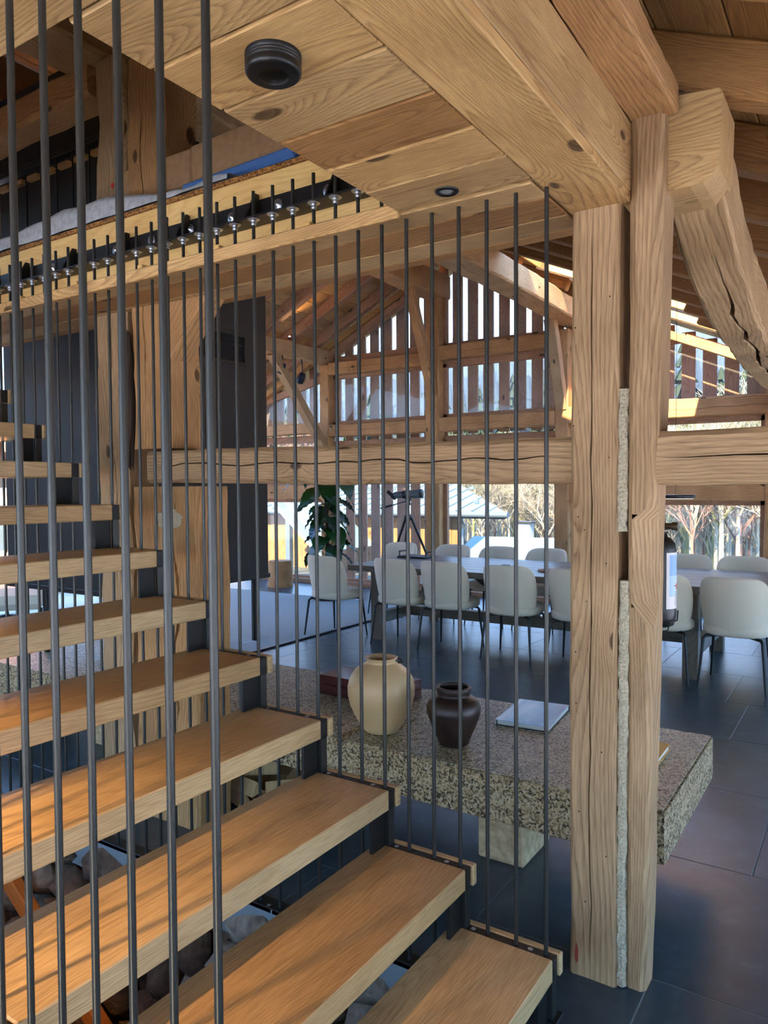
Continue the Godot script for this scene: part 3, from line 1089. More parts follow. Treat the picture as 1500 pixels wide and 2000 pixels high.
# ---------------------------------------------------------------- posts, purlins, braces
func build_frame_timbers() -> void:
	# double post
	var dp := thing("timber_post", "big old double post in front, with mortar in its joint and a long drying crack", "post", Vector3(-0.65, 0, -2.33))
	var o := dp.position
	put("post_timber", timber(Vector3(-0.709, 0, -2.335), Vector3(-0.709, SOFFIT, -2.335), 0.146, 0.18, {"amp": 0.004, "ch": 0.010, "seg": 0.06, "cracks": [[1, -0.12, 0.005, 0.05, 0.01, 0.995, 0.14]]}), M.pine, dp, Vector3(-0.709, 0, -2.335) - o)
	put("post_timber", timber(Vector3(-0.584, 0, -2.318), Vector3(-0.557, 2.62, -2.325), 0.060, 0.10, {"amp": 0.003, "fr": 3.0, "ch": 0.010, "seg": 0.035, "taper": -0.68, "wane": 0.016, "scoop": [1, 0.425, 0.565, 0.036]}), M.pine, dp, Vector3(-0.584, 0, -2.318) - o)
	var mb: MB
	for run in [[0, 15], [17, 22]]:
		mb = MB.new()
		add_timber(mb, Vector3(0.0255, 0.004 + run[0] * 0.082, 0.058), Vector3(0.0275, run[1] * 0.082 + 0.02, 0.058), 0.030, 0.04, {"amp": 0.0075, "fr": 26.0, "seg": 0.012, "ch": 0.008})
		put("mortar_fill", mb.mesh(), M.mortar, dp)
	for q in [[-0.045, 1.44], [-0.052, 1.02], [-0.025, 1.40], [-0.05, 0.86], [-0.018, 1.18], [0.042, 1.30], [0.05, 1.62], [-0.06, 1.72], [0.03, 0.72], [-0.04, 0.52], [0.045, 0.40], [-0.02, 0.24], [-0.055, 2.02], [0.05, 2.1]]:
		mb = MB.new()
		mb.lathe(Vector3.ZERO, [Vector2(0, 0.0), Vector2(0.0024, 0.0), Vector2(0.002, 0.0015), Vector2(0, 0.0015)], 8, Basis(Vector3(1, 0, 0), PI / 2))
		put("nail_hole", mb.mesh(), M.blackhole, dp, Vector3(-0.062 + q[0], q[1], 0.0845))
	mb = MB.new()
	mb.blob(Vector3.ZERO, Vector3(0.007, 0.045, 0.0025), nz, 0.4, 2.0, 5)
	put("paint_mark", mb.mesh(), flat("red_chalk", Color(0.55, 0.22, 0.17), 0.9), dp, Vector3(-0.109, 0.06, 0.0845))
	var sb := MB.new()
	sb.path([Vector3(0.100, 0.92, -0.02), Vector3(0.098, 0.87, 0.0), Vector3(0.101, 0.80, -0.005), Vector3(0.100, 0.74, -0.03)], [0.004, 0.009, 0.008, 0.003], 6)
	put("iron_hook", sb.mesh(), M.steel_dark, dp)
	# left post pair, with the lower block and brace
	var lp := thing("timber_post", "old twin post with a block beneath the tie beam, before the dark hood", "post", Vector3(-2.9, 0, -2.38))
	o = lp.position
	put("post_timber", timber(Vector3(-3.09, -0.0, -2.39), Vector3(-3.05, 3.58, -2.39), 0.22, 0.2, {"amp": 0.016, "ch": 0.015, "seg": 0.07, "wane": 0.02, "cracks": [[1, 0.2, 0.006, 0.03, 0.25, 0.7, 0.3]]}), M.pine, lp, Vector3(-3.09, 0, -2.39) - o)
	put("post_timber", timber(Vector3(-2.79, 1.72, -2.39), Vector3(-2.79, 3.52, -2.39), 0.25, 0.2, {"amp": 0.014, "ch": 0.015, "seg": 0.07, "cracks": [[1, -0.3, 0.008, 0.03, 0.1, 0.9, 0.3]]}), M.pine_warm, lp, Vector3(-2.79, 1.72, -2.39) - o)
	put("post_block", timber(Vector3(-2.70, 0, -2.38), Vector3(-2.70, 1.545, -2.38), 0.42, 0.2, {"amp": 0.008, "ch": 0.010, "seg": 0.06, "cracks": [[1, 0.35, 0.022, 0.05, 0.3, 0.97, 0.25]]}), M.pine_warm, lp, Vector3(-2.70, 0, -2.38) - o)
	put("brace", timber(Vector3(-2.80, 2.11, -2.36), Vector3(-2.50, 2.44, -2.36), 0.12, 0.2, {"amp": 0.005, "ch": 0.01, "seg": 0.08}), M.pine_warm, lp, Vector3(-2.80, 2.11, -2.36) - o)
	mb = MB.new()
	mb.blob(Vector3.ZERO, Vector3(0.095, 0.045, 0.025), nz, 0.5, 1.6, 7)
	put("mortar_fill", mb.mesh(), M.mortar, lp, Vector3(-2.66, 1.395, -2.285) - o)
	mb = MB.new()
	mb.blob(Vector3.ZERO, Vector3(0.02, 0.30, 0.03), nz, 0.5, 2.0, 8)
	put("bark_strip", mb.mesh(), M.bark_dark, lp, Vector3(-2.945, 1.95, -2.30) - o)
	beam("tie_beam", "long tie beam with a drying crack, spanning between the two posts", "beam", Vector3(-2.815, 1.635, -2.385), Vector3(-0.78, 1.620, -2.385), 0.19, 0.150, M.pine, {"amp": 0.006, "ch": 0.018, "seg": 0.06, "cracks": [[2, -0.12, 0.006, 0.05, 0.02, 0.99, 0.35]]})
	beam("tie_beam", "tie beam running right from the double post above the extinguisher", "beam", Vector3(-0.556, 1.614, -2.36), Vector3(1.68, 1.604, -2.36), 0.19, 0.158, M.pine, {"amp": 0.006, "ch": 0.018, "seg": 0.06, "cracks": [[2, 0.02, 0.0055, 0.05, 0.0, 0.9, 0.15]]})
	beam("tie_beam", "high tie beam left of the twin post on the upper floor", "beam", Vector3(-3.21, 3.53, -2.38), Vector3(-6.6, 3.53, -2.38), 0.18, 0.155, M.pine_brown, {"amp": 0.01, "ch": 0.018, "seg": 0.15})
	# purlins along the room
	beam("purlin", "pale purlin with orange side, leading to the gable right of its centre", "beam", Vector3(-3.24, 3.725, -9.55), Vector3(-3.24, 3.725, 2.7), 0.31, 0.25, M.pine_grey, {"amp": 0.010, "ch": 0.02, "seg": 0.12, "cracks": [[3, 0.15, 0.008, 0.02, 0.02, 0.6, 0.4]]})
	beam("ridge_beam", "ridge purlin resting on the centre post of the gable", "beam", Vector3(-5.25, 4.40, -9.55), Vector3(-5.25, 4.40, 2.7), 0.30, 0.34, M.pine_warm, {"amp": 0.010, "ch": 0.02, "seg": 0.2})
	beam("purlin", "left purlin ending on the gable post with the spotlights", "beam", Vector3(-7.25, 3.58, -9.55), Vector3(-7.25, 3.58, 2.7), 0.22, 0.22, M.pine_grey, {"amp": 0.008, "ch": 0.02, "seg": 0.2})
	beam("wall_plate", "cracked adzed beam slanting away at far right behind the double post", "beam", Vector3(-0.465, 2.235, -2.49), Vector3(-0.475, 2.22, -9.3), 0.175, 0.22, M.pine_grey, {"amp": 0.010, "fr": 5.0, "ch": 0.014, "seg": 0.06, "rise": [0.29, 0.42], "cracks": [[3, -0.15, 0.020, 0.05, 0.02, 0.95, 0.35]]})
	beam("hewn_beam", "rough hewn beam above the boxed beam, ending over the double post", "beam", Vector3(-0.543, 2.647, 2.6), Vector3(-0.543, 2.647, -2.27), 0.140, 0.09, M.pine_warm, {"amp": 0.006, "fr": 6.0, "ch": 0.012, "seg": 0.05})
	# stub with a rounded lower corner
	var st := PackedVector2Array()
	for q in [[-0.565, 2.395], [-0.45, 2.395], [-0.415, 2.40], [-0.39, 2.415], [-0.375, 2.44], [-0.369, 2.475], [-0.365, 2.64], [-0.375, 2.652], [-0.56, 2.668]]:
		st.append(Vector2(q[0], q[1]))
	var stub := put("beam_stub", prism(st, -2.52, -2.30), M.plank)
	tag(stub, "short beam end with rounded lower corner sticking out of the double post", "beam")
	# braces
	beam("brace", "slanting brace from the ridge down to the centre gable post", "brace", Vector3(-5.27, 4.55, -8.55), Vector3(-5.27, 2.85, -9.34), 0.13, 0.12, M.pine_brown, {"amp": 0.005, "ch": 0.01, "seg": 0.15})
	beam("brace", "slanting brace under the left purlin beside the dark hood", "brace", Vector3(-7.22, 3.48, -8.10), Vector3(-7.22, 2.15, -9.33), 0.13, 0.13, M.pine, {"amp": 0.005, "ch": 0.01, "seg": 0.15})
	beam("brace", "slanting brace under the pale purlin, close left of the double post", "brace", Vector3(-3.36, 3.62, -8.9), Vector3(-3.36, 2.55, -9.34), 0.14, 0.12, M.pine, {"amp": 0.005, "ch": 0.01, "seg": 0.15})


# ---------------------------------------------------------------- mezzanine
func build_mezzanine() -> void:
	var ce := struct("ceiling", "larch plank soffit of the mezzanine above the stairs")
	var mats := [M.plank, M.plank2, M.plank, M.plank3, M.plank2]
	var edges := [-0.834, -1.025, -1.218, -1.408, -1.595, -1.774, -1.951]
	for k in 6:
		slab("ceiling_plank", Vector3(-1.227, SOFFIT, edges[k + 1] + 0.002), Vector3(-0.786, SOFFIT + 0.03, edges[k] - 0.002), mats[k % 5], ce, 0, 0.006)
	var z := -0.834
	var q := 0
	while z < ZB - 0.05:
		var z1 := minf(z + 0.187, ZB)
		slab("ceiling_plank", Vector3(-1.9 if q % 2 == 0 else -1.45, SOFFIT, z + 0.002), Vector3(-0.786, SOFFIT + 0.03, z1 - 0.002), mats[(q + 2) % 5], ce, 0, 0.006)
		slab("ceiling_plank", Vector3(-5.6, SOFFIT, z + 0.002), Vector3((-1.9 if q % 2 == 0 else -1.45) - 0.002, SOFFIT + 0.03, z1 - 0.002), mats[(q + 4) % 5], ce, 0, 0.006)
		z += 0.187
		q += 1
	var se := [-1.974, -2.10, -2.265, -2.40, -2.465]
	for k in 4:
		slab("ceiling_plank", Vector3(-4.6, SOFFIT, se[k + 1] + 0.001), Vector3(-0.80, SOFFIT + 0.03, se[k] - 0.001), [M.plank, M.plank3, M.plank, M.plank3][k], ce, 0, 0.004)
	slab("edge_board", Vector3(-0.786, SOFFIT, -2.465), Vector3(-0.79, SOFFIT + 0.03, -1.951), M.plank, ce, 2, 0.001)
	slab("edge_trim", Vector3(-4.6, SOFFIT - 0.012, -1.974), Vector3(-1.227, SOFFIT + 0.034, -1.958), M.plank2, ce, 0, 0.004)
	# structural deck of the upper floor
	var up := struct("floor", "rough upper floor deck of the mezzanine")
	for r in [[-5.6, -0.63, -0.80, ZB], [-1.20, -0.80, -1.95, -0.80], [-5.6, -0.63, -2.46, -2.21], [-5.6, -4.6, -2.21, -0.80]]:
		slab("floor_deck", Vector3(r[0], SOFFIT + 0.034, r[2]), Vector3(r[1], 2.715, r[3]), M.spruce2, up, 0, 0.0)
	# boxed beam along the right edge
	var bb := thing("boxed_beam", "boxed larch beam with swirling grain along the ceiling edge, reaching the double post", "beam", Vector3(-0.70, SOFFIT, 0.0))
	slab("bottom_board", Vector3(-0.785, SOFFIT - 0.004, -2.262), Vector3(-0.607, SOFFIT + 0.026, ZB), M.plank2, bb, 2, 0.004)
	slab("side_board", Vector3(-0.632, SOFFIT + 0.027, -2.262), Vector3(-0.605, 2.60, ZB), M.plank, bb, 2, 0.003)
	slab("side_board", Vector3(-0.786, SOFFIT + 0.031, -2.262), Vector3(-0.633, 2.70, ZB), M.plank3, bb, 2, 0.003)
	# spruce joist with the steel mounting rail of the stair rods
	var jo := slab("joist", Vector3(-4.6, SOFFIT + 0.035, -2.21), Vector3(-1.0, 2.695, -2.09), M.spruce)
	tag(jo, "pale spruce joist carrying the black steel rail above the rods", "joist")
	var ob := slab("chipboard", Vector3(-4.6, 2.696, -2.25), Vector3(-1.25, 2.714, -2.082), M.osb)
	tag(ob, "rough edge of a chipboard sheet lying on the spruce joist", "board")
	var ra := thing("mounting_rail", "black steel angle rail with gussets, bolts and washers on the spruce joist", "rail", Vector3(-2.7, 2.505, -2.05))
	slab("rail_plate", Vector3(-4.5, 2.505, -2.084), Vector3(-1.05, 2.513, -2.002), M.steel_dark, ra, 0, 0.001)
	slab("rail_plate", Vector3(-4.5, 2.513, -2.090), Vector3(-1.05, 2.602, -2.083), M.steel_dark, ra, 0, 0.001)
	for k in 9:
		var gx := -1.545 - 0.369 * k
		var gp := PackedVector2Array([Vector2(0, 0), Vector2(0.075, 0), Vector2(0.02, 0.105), Vector2(0, 0.105)])
		var mb := MB.new()
		add_prism(mb, gp, -0.004, 0.004, Vector2(1, 0), Basis(Vector3(0, 0, 1), Vector3(0, 1, 0), Vector3(-1, 0, 0)))
		put("gusset", mb.mesh(), M.steel_dark, ra, Vector3(gx, 2.513, -2.082) - ra.position)
	var wsh := MB.new()
	wsh.lathe(Vector3.ZERO, [Vector2(0.0, -0.003), Vector2(0.022, -0.003), Vector2(0.022, 0.0), Vector2(0.0, 0.0)], 20)
	wsh.lathe(Vector3(0, -0.013, 0), [Vector2(0.0, 0), Vector2(0.0115, 0), Vector2(0.0115, 0.010), Vector2(0.0, 0.010)], 6)
	wsh.lathe(Vector3(0, -0.024, 0), [Vector2(0.0, 0), Vector2(0.009, 0), Vector2(0.0105, 0.011), Vector2(0.0, 0.011)], 6)
	var wm := wsh.mesh()
	var bolt := MB.new()
	var rb := Basis(Vector3(1, 0, 0), PI / 2)
	bolt.lathe(Vector3.ZERO, [Vector2(0.0, 0.0), Vector2(0.021, 0.0), Vector2(0.021, 0.003), Vector2(0.009, 0.004), Vector2(0.009, 0.010), Vector2(0.0, 0.011)], 16, rb)
	var bm := bolt.mesh()
	for k in range(4, 40):
		put("nut_and_washer", wm, M.zinc, ra, Vector3(-0.772 - 0.0922 * k, 2.505, -2.0165) - ra.position)
	for k in 14:
		put("rail_bolt", bm, M.zinc, ra, Vector3(-1.36 - 0.23 * k, 2.565, -2.083) - ra.position)
	for k in 7:
		var bl := slab("spacer_block", Vector3(-1.63 - 0.43 * k, SOFFIT + 0.034, -2.02), Vector3(-1.60 - 0.43 * k, SOFFIT + 0.062, -1.99), M.spruce2)
		tag(bl, "small wooden spacer block on the soffit edge below the steel rail", "block", "spacer blocks on the soffit edge")
	# loose material on the deck
	var fp := []
	var fu := []
	for i in 41:
		var x := -4.55 + i * 0.062
		var row := PackedVector3Array()
		var ur := PackedVector2Array()
		var hh := 0.10 + 0.05 * nz.get_noise_1d(x * 1.5) - 0.075 * smoothstep(-3.0, -2.0, x) + 0.02 * smoothstep(-3.4, -4.4, x)
		for j in 9:
			var a := PI * j / 8.0
			row.append(Vector3(x, 2.7155 + hh * pow(maxf(sin(a), 0.0), 0.55), -2.16 - 0.085 * cos(a) * -1.0 * 1.0 + 0.012 * nz.get_noise_2d(x * 6.0, a * 2.0)))
			ur.append(Vector2(x, a))
		row.reverse()
		fp.append(row)
		fu.append(ur)
	var fm := MB.new()
	fm.grid(fp, fu)
	tag(put("fleece", fm.mesh(), M.membrane), "folded pale grey fleece lying on the chipboard edge", "fleece")
	var bf := MB.new()
	bf.box(Vector3.ZERO, Vector3(0.62, 0.045, 0.20), 0, 0.01, Vector2.ZERO, Basis(Vector3(0, 0, 1), 0.02))
	tag(put("foam_mat", bf.mesh(), M.blue, null, Vector3(-2.14, 2.80, -2.29)), "blue foam mat tucked under the cardboard box upstairs", "mat")
	var cb := thing("cardboard_box", "long flat brown cardboard box lying on the mezzanine edge, red sticker at its end", "box", Vector3(-2.45, 2.865, -2.45))
	var cm := MB.new()
	cm.box(Vector3(-0.34, 0.085, 0), Vector3(0.56, 0.16, 0.3), 0, 0.008, Vector2.ZERO, Basis(Vector3(0, 0, 1), -0.02))
	cm.box(Vector3(0.32, 0.10, 0.0), Vector3(0.76, 0.16, 0.3), 0, 0.008, Vector2.ZERO, Basis(Vector3(0, 0, 1), 0.035))
	put("carton", cm.mesh(), M.card, cb)
	var hp := PackedVector2Array()
	for i in 20:
		var a := TAU * i / 20.0
		hp.append(Vector2(0.016 * pow(sin(a), 3) * 1.3, 0.001 * (13.0 * cos(a) - 5.0 * cos(2.0 * a) - 2.0 * cos(3.0 * a) - cos(4.0 * a)) * 1.4))
	hp.reverse()
	put("red_sticker", prism(hp, 0, 0.0015), flat("red_print", Color(0.80, 0.10, 0.06), 0.6), cb, Vector3(-0.585, 0.112, 0.1505))
	var sk := MB.new()
	sk.path([Vector3(-0.007, -0.008, 0), Vector3(0.0, -0.010, 0), Vector3(0.004, -0.004, 0), Vector3(-0.003, 0.001, 0), Vector3(0.003, 0.007, 0), Vector3(0.008, 0.005, 0)], [0.0012, 0.0012, 0.0012, 0.0012, 0.0012, 0.0012], 5)
	put("sticker_print", sk.mesh(), M.black, cb, Vector3(-0.585, 0.112, 0.1525))
	# guard rail of the upper floor
	var gr := thing("guard_rail", "dark guard rail of thin rods on the upper floor, left of the twin post", "railing", Vector3(-4.1, 2.715, -2.56))
	slab("top_rail", Vector3(-5.6, 3.40, -2.585), Vector3(-3.2, 3.43, -2.535), M.steel_dark, gr)
	for k in 16:
		var rx := -3.28 - 0.15 * k
		var tb := MB.new()
		tb.tube(Vector3(0, 0, 0), Vector3(0, 0.685, 0), 0.006, 0.006, 8)
		put("rod", tb.mesh(), M.steel_dark, gr, Vector3(rx, 2.715, -2.56) - gr.position)
		slab("wood_spacer", Vector3(rx - 0.125, 3.335, -2.575), Vector3(rx - 0.025, 3.365, -2.545), M.plank3, gr)


# ---------------------------------------------------------------- staircase
func build_stairs() -> void:
	var s := thing("staircase", "open oak staircase hung on thin black steel rods, in the foreground", "staircase", Vector3(-1.5, 0, -1.38))
	var o := s.position
	var scr := MB.new()
	scr.lathe(Vector3.ZERO, [Vector2(0.0, 0.0), Vector2(0.0075, 0.0), Vector2(0.0075, 0.0012), Vector2(0.005, 0.002), Vector2(0.002, 0.0008), Vector2(0.0, 0.0008)], 14)
	var sm := scr.mesh()
	var plate := bxm(Vector3(0.325, 0.062, 0.032), 0, 0.0012, Vector2.ZERO)
	var strip := []
	var board := []
	for k in 3:
		strip.append(bxm(Vector3(0.335, 0.064, 0.024), 0, 0.003))
		board.append(bxm(Vector3(0.327, 0.066, 1.255), 2, 0.0035))
	for k in 5:
		board.append(bxm(Vector3(0.327, 0.066, 1.255), 2, 0.0035))
	var riser := bxm(Vector3(0.012, 0.1837, 0.078), 1, 0.001, Vector2.ZERO)
	var post := bxm(Vector3(0.014, 0.1837, 0.032), 1, 0.001, Vector2.ZERO)
	for n in range(1, 14):
		var xf := -0.745 - 0.277 * (n - 1)
		var y := 0.1837 * n
		var t := put("tread", board[n % 8], [M.oak, M.oak2, M.oak3][n % 3], s, Vector3(xf - 0.1635, y - 0.033, -1.3725) - o)
		var tp := t.position
		for zz in [-2.0165, -0.728]:
			var outw := -1.0 if zz < -1.0 else 1.0
			put("side_plate", plate, M.steel_dark, t, Vector3(xf - 0.1615, y - 0.034, zz) - o - tp)
			put("end_strip", strip[n % 3], M.oak, t, Vector3(xf - 0.158, y - 0.033, zz + outw * 0.0285) - o - tp)
			for k in 2:
				put("screw", sm, M.zinc, t, Vector3(xf - 0.075 - 0.185 * k, y - 0.003, zz) - o - tp)
			put("riser_plate", riser, M.steel_dark, s, Vector3(xf - 0.02, y - 0.0335 - 0.125, zz - outw * 0.0555) - o)
			put("riser_bar", post, M.steel, s, Vector3(xf - 0.008, y - 0.0335 - 0.125, zz) - o)
	for side in 2:
		var zz := -2.0165 if side == 0 else -0.72
		for k in 40:
			if side == 1 and k > 18:
				continue
			var rx := -0.772 - 0.0922 * k if side == 0 else -0.753 - 0.0922 * k
			var tb := MB.new()
			tb.tube(Vector3.ZERO, Vector3(0, 2.60 if side == 0 and k > 4 else SOFFIT - 0.0045, 0), 0.0063, 0.0063, 14)
			put("rod", tb.mesh(), M.steel, s, Vector3(rx, 0.004, zz) - o)
	# steel edging of the floor opening
	for zz in [-2.02, -0.715]:
		var e := slab("floor_edging", Vector3(HX0, 0.0005, zz - 0.03), Vector3(HX1 + 0.25, 0.006, zz + 0.03), M.steel_dark)
		tag(e, "black steel edging strip of the stair opening, %s side" % ("far" if zz < -1.0 else "near"), "edging")
		for k in 10:
			put("screw", sm, M.zinc, e, Vector3(-1.15 - 0.34 * k, 0.0065, zz + 0.016) - e.position)


func build_basement() -> void:
	var w := struct("wall_stairwell", "rubble stone wall of the stairwell below the far floor edge")
	slab("wall_core", Vector3(HX0 - 0.3, -2.7, -2.35), Vector3(HX1 + 0.5, -0.165, -2.06), M.stone2, w, 0, 0.0)
	slab("wall_top", Vector3(HX0, -0.165, -2.06), Vector3(HX1, -0.03, -2.012), M.stone2, w, 0, 0.0)
	for iy in 8:
		var x := HX1 + rng.randf() * 0.1
		var rh := rng.randf_range(0.15, 0.21)
		while x > HX0:
			var ww := rng.randf_range(0.16, 0.36)
			var mb := MB.new()
			mb.blob(Vector3(x * 0.1, iy, 0) * 0.0, Vector3(ww * 0.54, rh * 0.56, 0.085), nz_shift(x, iy), 0.55, 1.3, 4)
			put("stone", mb.mesh(), M.stone if rng.randf() < 0.5 else M.stone2, w, Vector3(x - ww * 0.5, -0.12 - 0.185 * iy, -2.035 + rng.randf_range(-0.01, 0.02)))
			x -= ww
	var wn := struct("wall_stairwell", "plain dark wall of the stairwell below the near floor edge")
	slab("wall_core", Vector3(HX0 - 0.3, -2.7, -0.70), Vector3(HX1 + 0.5, -0.165, -0.45), M.mortar, wn, 0, 0.0)
	slab("wall_core", Vector3(HX0 - 0.3, -2.7, -2.06), Vector3(HX0, -0.165, -0.7), M.mortar, wn, 0, 0.0)
	slab("wall_core", Vector3(HX1 + 0.25, -2.7, -2.06), Vector3(HX1 + 0.5, -0.165, -0.7), M.mortar, wn, 0, 0.0)
	slab("basement_floor", Vector3(HX0, -2.8, -2.1), Vector3(HX1 + 0.3, -2.7, -0.6), M.slate, wn, 0, 0.0)
	beam("handrail", "orange wooden handrail slanting down along the rubble stone wall", "handrail", Vector3(-3.75, 0.02, -1.88), Vector3(-1.9, -1.22, -1.88), 0.055, 0.085, M.orange_wood, {"ch": 0.006})


func nz_shift(a: float, b: float) -> FastNoiseLite:
	var n := FastNoiseLite.new()
	n.noise_type = FastNoiseLite.TYPE_SIMPLEX_SMOOTH
	n.frequency = 1.0
	n.seed = int(a * 971.0 + b * 313.0)
	return n


# ---------------------------------------------------------------- hearth and granite bench
func build_hearth() -> void:
	var gb := thing("granite_bench", "long low granite slab on stone blocks, carrying vases and books", "bench", Vector3(-2.6, 0, -2.99))
	var o := gb.position
	put("slab", timber(Vector3(-5.6, 0.361, -2.99), Vector3(-0.562, 0.361, -2.99), 0.90, 0.178, {"amp": 0.005, "fr": 9.0, "ch": 0.006, "seg": 0.05}), M.granite_rough, gb, Vector3(-5.6, 0.361, -2.99) - o)
	put("slab_top", bxm(Vector3(5.02, 0.004, 0.884), 0, 0.001), M.granite, gb, Vector3(-3.08, 0.4515, -2.99) - o)
	for p in [[-1.352, -1.15, -3.05, -2.755], [-3.95, -3.65, -3.3, -2.75], [-5.2, -4.9, -3.3, -2.75]]:
		slab("support_block", Vector3(p[0], 0, p[2]), Vector3(p[1], 0.27, p[3]), M.concrete, gb, 0, 0.008)
	var fh := thing("fireplace_hood", "large dark steel fireplace hood hanging behind the twin post", "fireplace", Vector3(-4.2, 0.9, -3.35))
	o = fh.position
	slab("hood_body", Vector3(-4.78, 0.9, -3.98), Vector3(-3.6, 4.05, -2.74), M.hood, fh, 1, 0.004)
	slab("hood_rim", Vector3(-4.79, 0.9, -3.99), Vector3(-3.592, 0.93, -2.732), M.steel_dark, fh, 0, 0.003)
	slab("vent_recess", Vector3(-3.6, 2.385, -3.745), Vector3(-3.597, 2.565, -3.1), M.blackhole, fh, 0, 0.0)
	for q in [[2.365, 2.387, -3.765, -3.08], [2.563, 2.585, -3.765, -3.08]]:
		slab("vent_frame", Vector3(-3.6, q[0], q[2]), Vector3(-3.585, q[1], q[3]), M.steel, fh, 2, 0.002)
	for q in [-3.765, -3.1]:
		slab("vent_frame", Vector3(-3.6, 2.387, q), Vector3(-3.585, 2.563, q + 0.02), M.steel, fh, 1, 0.002)
	slab("vent_slat", Vector3(-3.597, 2.50, -3.745), Vector3(-3.590, 2.504, -3.1), M.steel, fh, 2, 0.001)
	var fb := thing("firebox", "glazed firebox frame standing on the granite beneath the hood", "fireplace", Vector3(-4.15, 0.4545, -3.35))
	for x in [-4.6, -3.66]:
		for z in [-3.9, -2.9]:
			slab("frame_post", Vector3(x - 0.02, 0.4545, z - 0.02), Vector3(x + 0.02, 0.899, z + 0.02), M.steel_dark, fb, 1)
	for z in [-3.9, -2.9]:
		slab("glass_panel", Vector3(-4.58, 0.456, z - 0.003), Vector3(-3.68, 0.898, z + 0.003), M.glass, fb, 0, 0.0)
	slab("glass_panel", Vector3(-3.663, 0.456, -3.88), Vector3(-3.657, 0.898, -2.92), M.glass, fb, 0, 0.0)
	# things on the granite
	var v := thing("vase", "large round cream vase with wide rim", "vase", Vector3(-1.815, 0.4535, -2.735))
	var pr := []
	for q in [[0.0, 0.0], [0.066, 0.0], [0.072, 0.004], [0.088, 0.03], [0.112, 0.075], [0.132, 0.125], [0.143, 0.175], [0.144, 0.215], [0.135, 0.255], [0.115, 0.29], [0.088, 0.314], [0.066, 0.327], [0.060, 0.333], [0.063, 0.342], [0.070, 0.348], [0.071, 0.353], [0.064, 0.356], [0.056, 0.350], [0.051, 0.335], [0.06, 0.31], [0.10, 0.27], [0.125, 0.2], [0.11, 0.1], [0.06, 0.03], [0.0, 0.025]]:
		pr.append(Vector2(q[0] * 1.04, q[1] * 0.93))
	var mb := MB.new()
	mb.lathe(Vector3.ZERO, pr, 56)
	put("body", mb.mesh(), M.vase, v)
	mb = MB.new()
	var hp := []
	var hr := []
	for k in 7:
		var a := PI * k / 6.0
		hp.append(Vector3(0.070 + 0.022 * sin(a), 0.308 + 0.018 * (1.0 - cos(a)) * 0.5, -0.03))
		hr.append(0.005)
	mb.path(hp, hr, 6)
	put("lug_handle", mb.mesh(), M.crock, v)
	v = thing("crock", "small dark brown stoneware jar with collared neck", "jar", Vector3(-1.463, 0.4535, -2.755))
	pr = []
	for q in [[0.0, 0.0], [0.052, 0.0], [0.058, 0.006], [0.072, 0.05], [0.092, 0.105], [0.103, 0.145], [0.104, 0.17], [0.096, 0.195], [0.080, 0.212], [0.064, 0.221], [0.061, 0.226], [0.064, 0.229], [0.061, 0.233], [0.065, 0.237], [0.067, 0.256], [0.064, 0.262], [0.057, 0.262], [0.054, 0.255], [0.053, 0.225], [0.085, 0.19], [0.09, 0.15], [0.06, 0.03], [0.0, 0.02]]:
		pr.append(Vector2(q[0] * 1.10, q[1] * 0.93))
	mb = MB.new()
	mb.lathe(Vector3.ZERO, pr, 48)
	put("body", mb.mesh(), M.crock, v)
	var bx := thing("lacquer_case", "flat dark red lacquered case behind the cream vase", "case", Vector3(-2.17, 0.4535, -3.16), "", -0.04)
	put("case_base", bxm(Vector3(0.50, 0.052, 0.22), 0, 0.003), M.lacquer, bx, Vector3(0, 0.026, 0))
	put("case_lid", bxm(Vector3(0.50, 0.047, 0.22), 0, 0.003), M.lacquer, bx, Vector3(0, 0.0775, 0))
	var bk := thing("book", "thick book with pale blue watery cover lying on the granite", "book", Vector3(-1.315, 0.4535, -3.27), "", 0.10)
	put("pages", bxm(Vector3(0.236, 0.020, 0.355), 2, 0.001), M.paper, bk, Vector3(0.003, 0.0125, 0))
	var cov := flat("book_cover_print", Color.WHITE, 0.25)
	cov.albedo_texture = noise_tex(61, 0.004, [[0.0, Color(0.36, 0.58, 0.80)], [0.45, Color(0.62, 0.78, 0.90)], [0.7, Color(0.84, 0.90, 0.95)], [1.0, Color(0.45, 0.66, 0.86)]], {"size": 256, "warp": 60.0})
	put("cover", bxm(Vector3(0.246, 0.0025, 0.37), 2, 0.0005), cov, bk, Vector3(0, 0.0238, 0))
	put("cover", bxm(Vector3(0.246, 0.0025, 0.37), 2, 0.0005), M.black, bk, Vector3(0, 0.00125, 0))
	put("spine", bxm(Vector3(0.003, 0.0225, 0.37), 2, 0.0005), M.paper, bk, Vector3(-0.1225, 0.0125, 0))
	for k in 2:
		var b2 := thing("book", ["lower pale book of the pile beside the double post", "upper pale book of the pile beside the double post"][k], "book", Vector3(-0.79 - 0.035 * k, 0.4535 + 0.0265 * k, -3.0 - 0.04 * k), "", 0.06 * k)
		put("pages", bxm(Vector3(0.215, 0.019, 0.30), 2, 0.001), M.paper, b2, Vector3(0, 0.013, 0))
		put("cover", bxm(Vector3(0.225, 0.003, 0.31), 2, 0.0006), M.spruce2 if k == 0 else M.render, b2, Vector3(0, 0.0245, 0))
		put("cover", bxm(Vector3(0.225, 0.003, 0.31), 2, 0.0006), M.spruce2 if k == 0 else M.render, b2, Vector3(0, 0.0015, 0))
	# firewood and tray under the slab
	var tr := thing("wood_tray", "rusty steel tray with firewood beneath the granite slab", "tray", Vector3(-2.43, 0.001, -2.83))
	var rust := flat("rust", Color(0.30, 0.13, 0.06), 0.8, 0.3)
